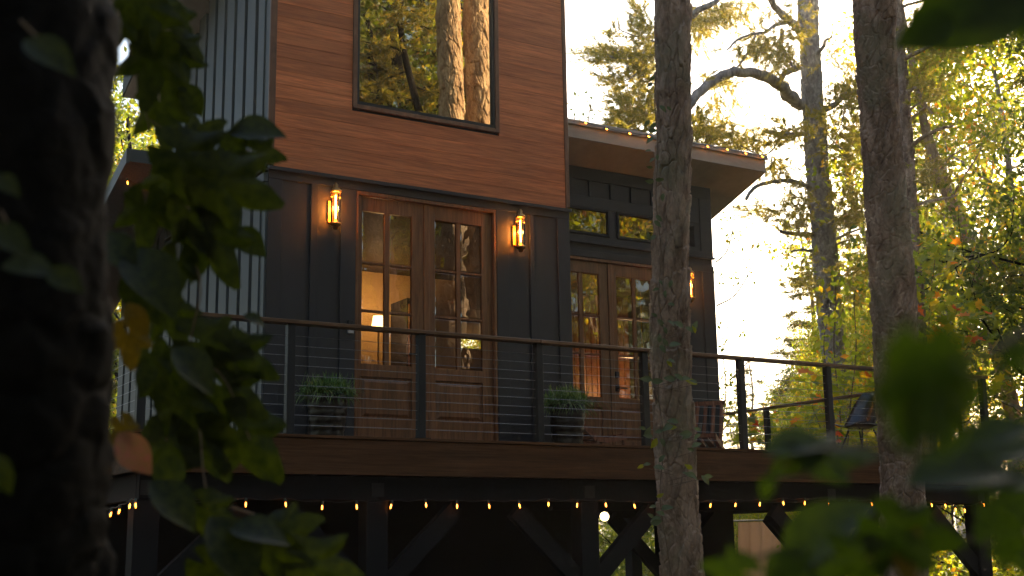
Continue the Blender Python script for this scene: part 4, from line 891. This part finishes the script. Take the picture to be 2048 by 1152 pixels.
wd = [38, 40, 43, 48, 50, 52, 52, 50, 52, 58]
link('trunk', trunk_mesh('trunk', [at(*p) for p in pa], [w / 2 / FPX * p[2] * .93 for w, p in zip(wd, pa)], 110, 1100, 13, .13, .045, 12, .05), BARK_G, o, True)
A = LM(71); Lf = LM(72)
LIMB(A, [(1600, 210, 27.2), (1560, 170, 26.5), (1520, 150, 25.8), (1470, 145, 25.2), (1430, 160, 24.8), (1395, 190, 24.4), (1375, 215, 24.2)], .125, .085, 9)
LIMB(A, [(1605, 205, 27.2), (1570, 195, 26.9), (1562, 175, 26.7)], .10, .05)
LIMB(A, [(1560, 160, 26.5), (1572, 145, 26.3), (1600, 135, 26.6)], .06, .07)
LIMB(A, [(1603, 62, 27.4), (1585, 45, 27), (1565, 30, 26.7), (1545, 5, 26.3), (1530, -30, 26)], .10, .06)
LIMB(A, [(1572, 45, 26.9), (1550, 50, 26.6), (1530, 65, 26.3), (1505, 68, 26), (1475, 80, 25.5), (1455, 100, 25.3)], .045, .02)
LIMB(A, [(1510, 72, 26), (1503, 90, 25.8), (1490, 115, 25.7), (1472, 138, 25.6)], .028, .02)
LIMB(A, [(1565, 60, 26.8), (1562, 90, 26.8), (1578, 120, 26.6), (1590, 140, 26.9)], .05, .03)
LIMB(A, [(1635, 105, 27.2), (1648, 92, 27), (1650, 82, 26.8), (1664, 75, 26.5)], .05, .022)
LIMB(A, [(1645, 220, 27.2), (1668, 210, 26.8), (1690, 190, 26.5), (1712, 185, 26.2), (1730, 190, 26)], .07, .05)
LIMB(A, [(1610, 268, 27.1), (1570, 268, 26.6), (1527, 263, 26)], .05, .045)
LIMB(A, [(1622, 376, 26.9), (1600, 366, 26.5), (1575, 362, 26.1), (1545, 364, 25.8), (1515, 372, 25.4), (1500, 386, 25.2), (1492, 399, 25.1)], .055, .035)
LIMB(A, [(1628, 468, 26.9), (1600, 468, 26.6), (1575, 466, 26.3), (1562, 463, 26)], .05, .035)
LIMB(A, [(1630, 503, 26.9), (1605, 500, 26.7), (1582, 503, 26.4)], .035, .02)
LIMB(A, [(1670, 350, 26.9), (1690, 349, 27), (1700, 352, 27)], .04, .02)
LIMB(A, [(1560, 270, 26.6), (1545, 300, 26.4), (1520, 310, 26), (1480, 290, 25.6)], .025, .01)
LIMB(A, [(1600, 210, 27.1), (1590, 250, 27), (1575, 290, 27), (1560, 320, 27)], .015, .006, 5)
LIMB(A, [(1668, 480, 27), (1700, 465, 27.5), (1730, 455, 28)], .04, .02); LIMB(A, [(1668, 490, 27), (1700, 480, 27.6), (1735, 478, 28)], .03, .015)
LIMB(A, [(1640, 250, 27.2), (1680, 295, 26), (1720, 300, 26)], .02, .01)
LIMB(A, [(1690, 210, 26.6), (1685, 240, 26.5), (1670, 275, 26.6)], .02, .01)
flush(BARK_G, o)
A2 = LM(73)
blobs = [(1530, 90, 60, 34, 110, -.3, -.3), (1560, 110, 30, 50, 50, 0, -.5), (1450, 160, 50, 20, 40, -.3, -.2), (1440, 205, 40, 40, 34, .1, -.8), (1590, 60, 30, 50, 50, 0, 0), (1500, 30, 60, 40, 16, 0, -.6), (1400, 60, 26, 40, 40, .1, -.7),
         (1440, 20, 60, 24, 90, .2, -.4), (1400, 40, 30, 20, 40, 0, -.3), (1570, 270, 60, 28, 80, -.3, 0), (1480, 290, 60, 20, 90, -.3, 0), (1550, 330, 40, 30, 40, 0, -.4), (1700, 195, 36, 40, 110, 0, .3), (1700, 280, 36, 60, 120, 0, -.2), (1640, 230, 40, 40, 30, 0, -.2),
         (1670, 100, 26, 30, 16, .3, -.6), (1600, 390, 30, 50, 50, -.2, -.5), (1600, 450, 46, 40, 60, -.4, .1), (1540, 425, 50, 18, 34, -.6, .2), (1700, 420, 36, 60, 140, 0, -.2), (1620, 560, 40, 40, 60, -.4, 0), (1710, 560, 30, 60, 90, 0, 0)]
pine_foliage(Lf, A2, blobs, 26.3, 74); link('twigs', A2.mesh('twigs'), BARK_L, o).__setitem__('kind', 'stuff'); link('crown', Lf.mesh('crown'), L_PI, o)
# pine whose boughs show left of the big trunk
o = empty('pine_tree', tuple(at(1345, 1060, 24)), 'pine behind the wing roof, its boughs showing left of the big trunk', 'tree')
link('trunk', trunk_mesh('trunk', [at(1340, -300, 24.5), at(1343, 100, 24.2), at(1347, 600, 24), at(1352, 1080, 24)], [.13, .15, .19, .23], 60, 300, 11, .12, .02, 5, .03), BARK_G, o, True)
A = LM(81); Lf = LM(82); A2 = LM(83)
LIMB(A, [(1340, 70, 24.2), (1318, 85, 23.9), (1300, 105, 23.6), (1270, 112, 23.3), (1240, 118, 23), (1215, 110, 22.8)], .06, .02)
LIMB(A, [(1298, 108, 23.6), (1288, 130, 23.4), (1270, 150, 23.2), (1250, 162, 23)], .03, .012)
LIMB(A, [(1340, 230, 24), (1310, 250, 23.7), (1285, 262, 23.4), (1258, 258, 23.1)], .05, .02)
LIMB(A, [(1340, 90, 24.2), (1280, 75, 23.4), (1245, 62, 23.2), (1236, 55, 23.1)], .02, .008); LIMB(A, [(1385, 30, 24.2), (1400, 18, 24), (1430, 5, 23.8), (1450, -15, 23.7)], .07, .04)
LIMB(A, [(1385, 240, 24), (1392, 270, 24), (1394, 284, 24)], .03, .02)
flush(BARK_G, o)
blobs = [(1240, 110, 50, 12, 60, -.6, .1), (1210, 125, 24, 24, 16, -.4, .3), (1285, 45, 22, 34, 34, -.3, .5), (1290, 90, 30, 34, 60, 0, .2), (1275, 130, 40, 24, 70, -.2, 0), (1240, 165, 30, 14, 26, -.5, .2), (1290, 165, 26, 26, 34, 0, .2), (1262, 215, 46, 30, 90, -.3, .3), (1250, 245, 40, 16, 60, -.3, 0),
         (1295, 240, 26, 40, 60, 0, 0), (1395, 250, 22, 36, 50, .2, -.2), (1410, 270, 36, 24, 44, .4, .1), (1232, 65, 12, 10, 8, -.5, .4), (1300, 200, 16, 30, 30, 0, 0), (1435, 265, 30, 16, 26, .4, 0)]
pine_foliage(Lf, A2, blobs, 23.4, 84); link('twigs', A2.mesh('twigs'), BARK_L, o).__setitem__('kind', 'stuff'); link('crown', Lf.mesh('crown'), L_PI, o)
# narrow trunk close behind the second one
o = empty('pine_tree', tuple(at(1850, 1060, 22)), 'narrow pine trunk just right of the rough barked one', 'tree')
pa = [(1775, -250, 22.6), (1790, 0, 22.4), (1800, 140, 22.3), (1812, 300, 22.2), (1820, 450, 22.1), (1832, 620, 22), (1846, 760, 22), (1860, 1060, 22)]
link('trunk', trunk_mesh('trunk', [at(*p) for p in pa], [w / 2 / FPX * p[2] for w, p in zip([24, 26, 28, 30, 32, 34, 36, 42], pa)], 90, 900, 11, .11, .035, 17, .04), BARK_P, o, True)
A = LM(91); A2 = LM(92); Lf = LM(93)
LIMB(A, [(1800, 15, 22.4), (1820, 8, 22.2), (1850, 0, 22)], .035, .02); LIMB(A, [(1806, 120, 22.3), (1826, 108, 22), (1845, 100, 21.8), (1865, 88, 21.6)], .045, .025)
LIMB(A, [(1815, 185, 22.2), (1832, 176, 22), (1845, 200, 21.8), (1866, 228, 21.6)], .035, .02); LIMB(A, [(1818, 242, 22.2), (1835, 228, 22), (1855, 213, 21.8)], .04, .022); LIMB(A, [(1822, 292, 22.2), (1845, 275, 21.9), (1880, 258, 21.6), (1907, 252, 21.4)], .045, .02)
LIMB(A, [(1830, 410, 22.1), (1860, 402, 21.8), (1900, 395, 21.5), (1918, 388, 21.4)], .035, .014); LIMB(A, [(1822, 217, 22.2), (1840, 205, 22)], .025, .015)
flush(BARK_L, o)
pine_foliage(Lf, A2, [(1870, 60, 60, 60, 90, 0, 0), (1850, 180, 40, 60, 60, 0, 0), (1860, 340, 40, 60, 60, 0, -.2)], 22.5, 94); link('crown', Lf.mesh('crown'), L_PI, o); link('twigs', A2.mesh('twigs'), BARK_L, o).__setitem__('kind', 'stuff')
# leaning trunk
o = empty('leaning_tree', tuple(at(1985, 900, 26)), 'tan trunk leaning to the left in the right background', 'tree')
pa = [(1790, -40, 26.5), (1828, 140, 26.4), (1852, 260, 26.2), (1880, 350, 26), (1915, 430, 26), (1945, 510, 26), (1972, 620, 26), (2010, 760, 26), (2040, 900, 26), (2060, 1060, 26)]
link('trunk', trunk_mesh('trunk', [at(*p) for p in pa], [w / 2 / FPX * p[2] for w, p in zip([10, 14, 18, 22, 24, 27, 28, 30, 32, 34], pa)], 50, 400, 9, .14, .014, 19, .03), BARK_L, o, True)
A = LM(95)
for pts in ([(1885, 360, 26), (1850, 345, 25.6), (1825, 345, 25.4)], [(1925, 450, 26), (1870, 420, 25), (1840, 405, 24.8)], [(1935, 500, 26), (1900, 490, 25.5), (1860, 470, 25)], [(1900, 400, 26), (1930, 350, 25.6), (1960, 300, 25.2), (1965, 260, 25)], [(1950, 520, 26), (1985, 470, 25.6), (2030, 430, 25.2), (2050, 420, 25)], [(1880, 340, 26), (1905, 310, 26), (1960, 280, 25)], [(1940, 510, 26), (1980, 540, 25.5), (2030, 590, 25)]): LIMB(A, pts, .03, .008, 5)
flush(BARK_L, o)
# young plants with large leaves by the deck
def sapling(name, label, stems, regions, t0, leafmat, size, big, seed, cat='sapling'):
    o = empty(name, tuple(at(stems[0][0][0], 1060, t0)), label, cat); A = LM(seed); Lf = LM(seed + 1); R = np.random.RandomState(seed)
    for s in stems: LIMB(A, [(u, v, t0 + R.normal(0, .1)) for u, v in s], .014, .005, 5)
    for (u, v, ru, rv, n) in regions:
        C = np.array([at(u + R.uniform(-1, 1) * ru, v + R.uniform(-1, 1) * rv, t0 + R.normal(0, .5)) for _ in range(n)])
        (Lf.big_leaves if big else Lf.leaves)(C, size)
    [link('stem', L_.mesh('stem'), TWIG, o) for L_ in PEND]; PEND.clear(); link('leaves', Lf.mesh('leaves'), leafmat, o)
sapling('willowy_sapling', 'thin sapling with hanging narrow yellow leaves behind the right rail', [[(1690, 1000), (1682, 850), (1668, 700), (1672, 600), (1668, 545)], [(1690, 1000), (1700, 820), (1712, 700), (1708, 600), (1715, 570)], [(1680, 900), (1655, 760), (1648, 680), (1660, 620)]],
        [(1665, 590, 30, 50, 60), (1710, 600, 24, 50, 50), (1660, 680, 30, 50, 60), (1690, 700, 40, 70, 90), (1670, 780, 60, 50, 80)], 20, L_YG, .13, False, 111)
sapling('maple_sapling', 'young maple with large green leaves behind the deck chair', [[(1640, 1050), (1650, 900), (1620, 800)], [(1700, 1050), (1690, 900), (1710, 820)]], [(1640, 850, 60, 70, 70), (1700, 880, 60, 60, 90), (1740, 780, 26, 50, 40), (1640, 760, 50, 24, 22), (1540, 860, 60, 30, 50)], 19.5, L_MP, .17, True, 113)
sapling('autumn_maple', 'young maple turning orange right of the narrow trunk', [[(1860, 1050), (1862, 800), (1858, 640), (1870, 520)], [(1905, 1050), (1900, 800), (1890, 700), (1915, 620)], [(1890, 760), (1940, 690), (1970, 660)]],
        [(1880, 500, 40, 26, 30), (1850, 530, 30, 24, 24), (1890, 590, 60, 50, 50), (1910, 640, 60, 40, 50), (1960, 660, 60, 60, 34), (1990, 800, 40, 60, 34), (1880, 720, 50, 60, 60)], 17, L_MP, .15, True, 115)
sapling('twiggy_shrub', 'loose bare twigged shrub beside the house corner', [[(1432, 524), (1455, 500), (1468, 440), (1464, 395)], [(1432, 612), (1470, 590), (1500, 540), (1520, 480), (1535, 450)], [(1440, 900), (1452, 780), (1446, 700), (1470, 660)], [(1460, 760), (1500, 720), (1520, 700)], [(1440, 870), (1470, 820), (1480, 760)]],
        [(1450, 440, 14, 50, 26), (1500, 470, 26, 24, 18), (1530, 490, 24, 10, 12), (1460, 560, 30, 20, 12), (1500, 540, 20, 24, 12), (1450, 680, 16, 40, 22), (1460, 790, 26, 50, 110), (1470, 850, 40, 34, 200), (1530, 850, 40, 34, 160), (1500, 640, 24, 30, 10), (1460, 500, 24, 60, 24)], 20, L_YG, .075, False, 117)
sapling('roof_twigs', 'sparse twigs rising behind the wing roof beside the brown tower', [[(1140, 300), (1150, 230), (1148, 180)], [(1170, 300), (1178, 230), (1186, 190)]], [(1148, 210, 12, 36, 22), (1180, 210, 14, 30, 24)], 22, L_DG, .07, False, 119)
# undergrowth: low leafy cover over the ground
Lf = LM(121); R = Lf.R; C = []
for i in range(1400):
    x = R.uniform(3, 34); y = R.uniform(4, 34)
    if x < 9.5 and y < 7.5: continue
    z = float(min(gz(x, y), 2.4)); h = R.uniform(.5, 1.5); C.append(np.array((x, y, z)) + R.normal(size=(34, 3)) * (.5, .5, .1) + np.array((0, 0, 1)) * R.uniform(0, h, (34, 1)))
Lf.leaves(np.concatenate(C), .11); o = link('undergrowth', Lf.mesh('undergrowth'), L_DG); tag(o, 'low leafy undergrowth covering the forest floor behind the deck', 'undergrowth', kind='stuff')
Lf = LM(123); R = Lf.R; C = []
for i in range(260):
    x = R.uniform(9.2, 17); y = R.uniform(-1, 6); z = float(gz(x, y)); h = R.uniform(.8, 1.9); C.append(np.array((x, y, z)) + R.normal(size=(40, 3)) * (.35, .35, .1) + np.array((0, 0, 1)) * R.uniform(0, h, (40, 1)))
Lf.leaves(np.concatenate(C), .10); o = link('undergrowth', Lf.mesh('undergrowth'), L_YG); tag(o, 'knee high bushes with yellowing leaves right of the deck', 'undergrowth', kind='stuff')
Lf = LM(125); R = Lf.R; C = []
for i in range(150):
    p = at(R.uniform(1170, 1700), 1040, R.uniform(27, 38)); z = float(min(gz(p[0], p[1]), 2.4)); h = R.uniform(1.6, 3.2); C.append(np.array((p[0], p[1], z)) + R.normal(size=(150, 3)) * (.6, .6, .1) + np.array((0, 0, 1)) * R.uniform(0, h, (150, 1)))
Lf.leaves(np.concatenate(C), .13); o = link('thicket_foliage', Lf.mesh('thicket_foliage'), L_DG); tag(o, 'tall green thicket seen through the posts under the deck', 'thicket', kind='stuff')
# ============================================================ NEAR, OUT OF FOCUS
o = empty('large_tree', tuple(at(60, 1400, 1.75)), 'large dark trunk close to the camera on the left', 'tree')
pa = [(-20, -500, 2.1), (20, -100, 1.95), (30, 200, 1.85), (22, 500, 1.8), (20, 800, 1.78), (14, 1152, 1.78), (10, 1600, 1.8)]
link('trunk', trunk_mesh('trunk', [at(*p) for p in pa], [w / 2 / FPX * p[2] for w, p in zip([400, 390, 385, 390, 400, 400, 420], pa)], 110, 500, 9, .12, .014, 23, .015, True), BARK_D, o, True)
def lobed(seed, n=5, deep=.35):
    """lobed vine leaf of unit length, base at the origin, pointing along +X, gently cupped"""
    R = np.random.RandomState(seed); m = 60; ang = np.linspace(-pi * .93, pi * .93, m); rr = []
    lobes = {3: (-1.0, 0, 1.0), 5: (-2.0, -.95, 0, .95, 2.0)}[n]; ln = {3: (.72, 1, .72), 5: (.5, .78, 1, .78, .5)}[n]
    for a in ang:
        v = .27
        for c, l in zip(lobes, ln): v = max(v, l * .66 * (1 - min(1, abs(a - c) / .62) ** .75 * (.30 + deep)))
        rr.append(v + .022 * abs(sin(a * 13 + seed)) + R.normal(0, .004))
    rings = (0, .35, .7, 1.0); V = [(.33, 0, 0)]
    for q in rings[1:]:
        for a, r in zip(ang, rr):
            x = .33 + r * q * cos(a); y = r * q * sin(a) * .95; V.append((x, y, -.10 * q * q * abs(sin(a * 1.0)) + .05 * sin(x * 7 + seed) * q - .12 * max(0, x - .5) ** 2 + .10 * abs(y)))
    F = [(0, 1 + i, 2 + i) for i in range(m - 1)]
    for k in range(2):
        for i in range(m - 1): a = 1 + k * m + i; F += [(a, a + m, a + m + 1), (a, a + m + 1, a + 1)]
    me = npmesh('leaf', V, F); me.polygons.foreach_set('use_smooth', [True] * len(F)); return me
base = {'l5': lobed(1, 5), 'l3': lobed(2, 3, .25), 'ov': leaf_mesh(1.0, .62, 10, .1)}
NEAR = {}
for kx, me in base.items():
    for mx, mt_ in (('g', L_FG), ('d', L_FL), ('y', L_FY), ('r', L_FR)):
        c = me.copy(); c.materials.clear(); c.materials.append(mt_); NEAR[kx + mx] = c
def near_vine(label, stems, leaves, name='vine_branch', dark=False):
    p0 = at(*stems[0][0]); o = empty(name, tuple(p0), label, 'vine')
    for s in stems: m = MB(); m.tube(cr([at(*p) for p in s], 5), .0022, 6); m.build('stem', TWIG, o)
    root = np.array(o.location)
    for (kx, u, v, t, size, ang, yaw_, pit) in leaves:
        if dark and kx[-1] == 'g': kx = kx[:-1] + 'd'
        if kx[0] == 'l': size *= 1.12
        # size in picture pixels along the leaf; ang = direction in the picture (degrees, 0 right, 90 up); yaw_/pit tip the blade away from facing the camera
        L = size / FPX * t; a = radians(ang); d = RT * cos(a) + UP * sin(a) + FW * yaw_; nrm = -FW + UP * pit + RT * yaw_ * .3
        d = d / np.linalg.norm(d); put_leaf(NEAR[kx], o, root, at(u, v, t) - d * L * .5, L, d, nrm)
LS = [(210, -60, 2.7), (260, 100, 2.8), (300, 260, 2.9), (340, 420, 2.8), (400, 560, 2.7), (380, 700, 2.7), (400, 860, 2.7), (420, 1000, 2.6), (520, 1160, 2.6)]
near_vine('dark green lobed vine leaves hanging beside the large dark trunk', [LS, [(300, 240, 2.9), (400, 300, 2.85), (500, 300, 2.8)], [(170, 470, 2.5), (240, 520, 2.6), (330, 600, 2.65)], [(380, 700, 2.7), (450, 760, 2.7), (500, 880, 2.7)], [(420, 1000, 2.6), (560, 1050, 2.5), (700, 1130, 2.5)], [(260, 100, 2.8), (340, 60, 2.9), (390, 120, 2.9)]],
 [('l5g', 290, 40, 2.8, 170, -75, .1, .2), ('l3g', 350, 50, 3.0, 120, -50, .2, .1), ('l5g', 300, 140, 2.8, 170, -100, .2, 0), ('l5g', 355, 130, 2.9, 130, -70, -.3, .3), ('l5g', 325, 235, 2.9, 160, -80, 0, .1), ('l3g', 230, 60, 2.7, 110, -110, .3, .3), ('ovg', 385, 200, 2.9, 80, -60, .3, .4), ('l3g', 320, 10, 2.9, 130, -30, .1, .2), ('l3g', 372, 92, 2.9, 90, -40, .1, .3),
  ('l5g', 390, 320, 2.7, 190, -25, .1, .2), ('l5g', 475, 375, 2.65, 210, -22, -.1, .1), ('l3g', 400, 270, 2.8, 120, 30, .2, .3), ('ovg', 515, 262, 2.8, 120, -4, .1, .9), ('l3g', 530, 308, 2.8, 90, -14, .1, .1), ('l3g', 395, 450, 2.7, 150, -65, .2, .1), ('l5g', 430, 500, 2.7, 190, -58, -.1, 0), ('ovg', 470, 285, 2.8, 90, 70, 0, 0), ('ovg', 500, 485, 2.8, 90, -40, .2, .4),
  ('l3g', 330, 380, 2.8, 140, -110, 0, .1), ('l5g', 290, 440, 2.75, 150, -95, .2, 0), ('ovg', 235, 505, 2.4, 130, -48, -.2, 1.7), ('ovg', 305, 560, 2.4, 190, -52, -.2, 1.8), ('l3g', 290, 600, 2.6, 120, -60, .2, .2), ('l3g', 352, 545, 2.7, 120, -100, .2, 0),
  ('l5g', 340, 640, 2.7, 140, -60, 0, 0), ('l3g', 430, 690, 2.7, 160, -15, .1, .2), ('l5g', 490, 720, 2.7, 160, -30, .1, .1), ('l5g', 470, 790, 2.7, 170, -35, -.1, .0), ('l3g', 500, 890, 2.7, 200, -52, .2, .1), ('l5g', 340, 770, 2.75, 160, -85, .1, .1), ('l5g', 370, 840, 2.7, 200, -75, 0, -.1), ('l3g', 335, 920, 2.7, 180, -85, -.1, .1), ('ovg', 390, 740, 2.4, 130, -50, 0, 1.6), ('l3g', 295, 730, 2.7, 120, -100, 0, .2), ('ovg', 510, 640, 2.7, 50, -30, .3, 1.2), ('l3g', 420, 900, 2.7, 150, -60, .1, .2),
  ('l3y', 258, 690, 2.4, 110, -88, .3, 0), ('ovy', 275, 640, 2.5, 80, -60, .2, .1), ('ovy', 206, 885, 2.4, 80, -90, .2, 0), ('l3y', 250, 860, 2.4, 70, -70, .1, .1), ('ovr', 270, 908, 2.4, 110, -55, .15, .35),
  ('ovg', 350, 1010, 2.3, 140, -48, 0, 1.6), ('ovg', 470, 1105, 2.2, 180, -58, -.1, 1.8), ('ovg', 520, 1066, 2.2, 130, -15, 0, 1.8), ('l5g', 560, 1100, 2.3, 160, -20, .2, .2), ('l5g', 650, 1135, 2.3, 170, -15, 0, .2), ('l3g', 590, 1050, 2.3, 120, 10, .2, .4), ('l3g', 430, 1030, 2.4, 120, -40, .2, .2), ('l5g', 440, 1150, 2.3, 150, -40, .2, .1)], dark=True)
near_vine('faint bluish leaves lying against the large dark trunk', [[(0, 420, 1.55), (60, 520, 1.55), (150, 560, 1.55)], [(40, 40, 1.6), (120, 120, 1.6)]],
 [('ovg', 20, 480, 1.5, 110, -35, 0, 1.1), ('ovg', 60, 535, 1.5, 120, -12, 0, 1.3), ('ovg', 130, 560, 1.5, 90, -30, 0, .8), ('ovg', 100, 110, 1.55, 130, -35, 0, 1.0), ('ovg', 15, 370, 1.5, 70, -40, 0, 1.0), ('ovg', 5, 950, 1.5, 90, -70, 0, .1)], dark=True)
near_vine('very blurred round green leaf and its neighbours on the right', [[(2080, 640, .95), (1990, 700, .93), (1900, 720, .9)], [(2060, 980, 1.1), (1900, 930, 1.1), (1700, 890, 1.1), (1560, 930, 1.1)]],
 [('l5g', 1860, 770, .58, 270, -80, .05, 0), ('l5g', 1856, 790, .60, 250, -110, 0, .1), ('l3g', 1870, 790, .62, 250, 80, 0, .1), ('l5g', 2040, 700, .95, 110, 10, .2, .2), ('l3g', 1670, 905, 1.1, 190, -8, .1, 1.6), ('ovg', 1590, 925, 1.1, 130, 205, .1, 1.2), ('ovg', 1600, 890, 1.1, 150, 5, 0, 2.0), ('ovg', 1535, 975, 1.1, 60, 250, 0, 2.0), ('ovg', 2010, 865, 1.0, 150, 15, 0, 2.0), ('ovg', 1930, 945, 1.0, 230, 3, 0, 1.9), ('ovg', 2000, 900, 1.05, 200, 8, .1, 1.6), ('l3g', 2020, 985, 1.05, 170, 10, .1, .5), ('ovg', 2040, 965, 1.0, 130, 0, 0, 2.4)])
near_vine('blurred green leaves crossing the lower right corner', [[(2080, 1120, 1.2), (1900, 1070, 1.2), (1700, 1060, 1.2), (1500, 1120, 1.2)]],
 [('ovg', 1655, 1062, 1.15, 240, 36, 0, 2.3), ('ovg', 1575, 1130, 1.15, 120, 35, 0, 1.4), ('l5g', 1800, 1075, 1.1, 190, -40, 0, .1), ('l3g', 1850, 1075, 1.15, 170, -10, .1, .2), ('l5g', 1700, 1130, 1.1, 170, 200, .1, 0), ('l3y', 1810, 1110, 1.12, 130, -80, .1, 0), ('l3g', 1460, 1140, 1.15, 120, 170, .1, .1), ('l3g', 2020, 1050, 1.1, 150, 40, .1, .1), ('l5g', 1600, 1150, 1.1, 120, -20, .1, .1), ('l3g', 2040, 1110, 1.15, 120, -60, 0, .2)])
near_vine('blurred leaf hanging into the upper right corner', [[(2100, -60, 1.2), (1980, -10, 1.2), (1900, 20, 1.2)]],
 [('ovg', 1930, 22, 1.15, 300, 205, .1, .15), ('ovg', 1990, -5, 1.18, 260, 196, .1, .1), ('l5g', 2040, 0, 1.2, 180, 200, .2, 0), ('ovg', 1850, 62, 1.12, 130, 205, .1, 0)])

# ============================================================ HAZE ADDED FOR THE WARM GLARE
HAZE = 0.0007
if HAZE:
    hm = bpy.data.materials.new('haze'); hm.use_nodes = True; hn = hm.node_tree; hn.nodes.clear()
    ho = hn.nodes.new('ShaderNodeOutputMaterial'); pv = hn.nodes.new('ShaderNodeVolumePrincipled'); pv.inputs['Density'].default_value = HAZE; pv.inputs['Color'].default_value = (1, .96, .92, 1); pv.inputs['Anisotropy'].default_value = .7
    hn.links.new(pv.outputs[0], ho.inputs['Volume'])
    m = MB(); m.box(-45, 75, -50, 95, -6, 33); o = m.build('haze', hm); o['kind'] = 'stuff'; o['label'] = 'thin haze between the trees, added for the warm veil of glare'
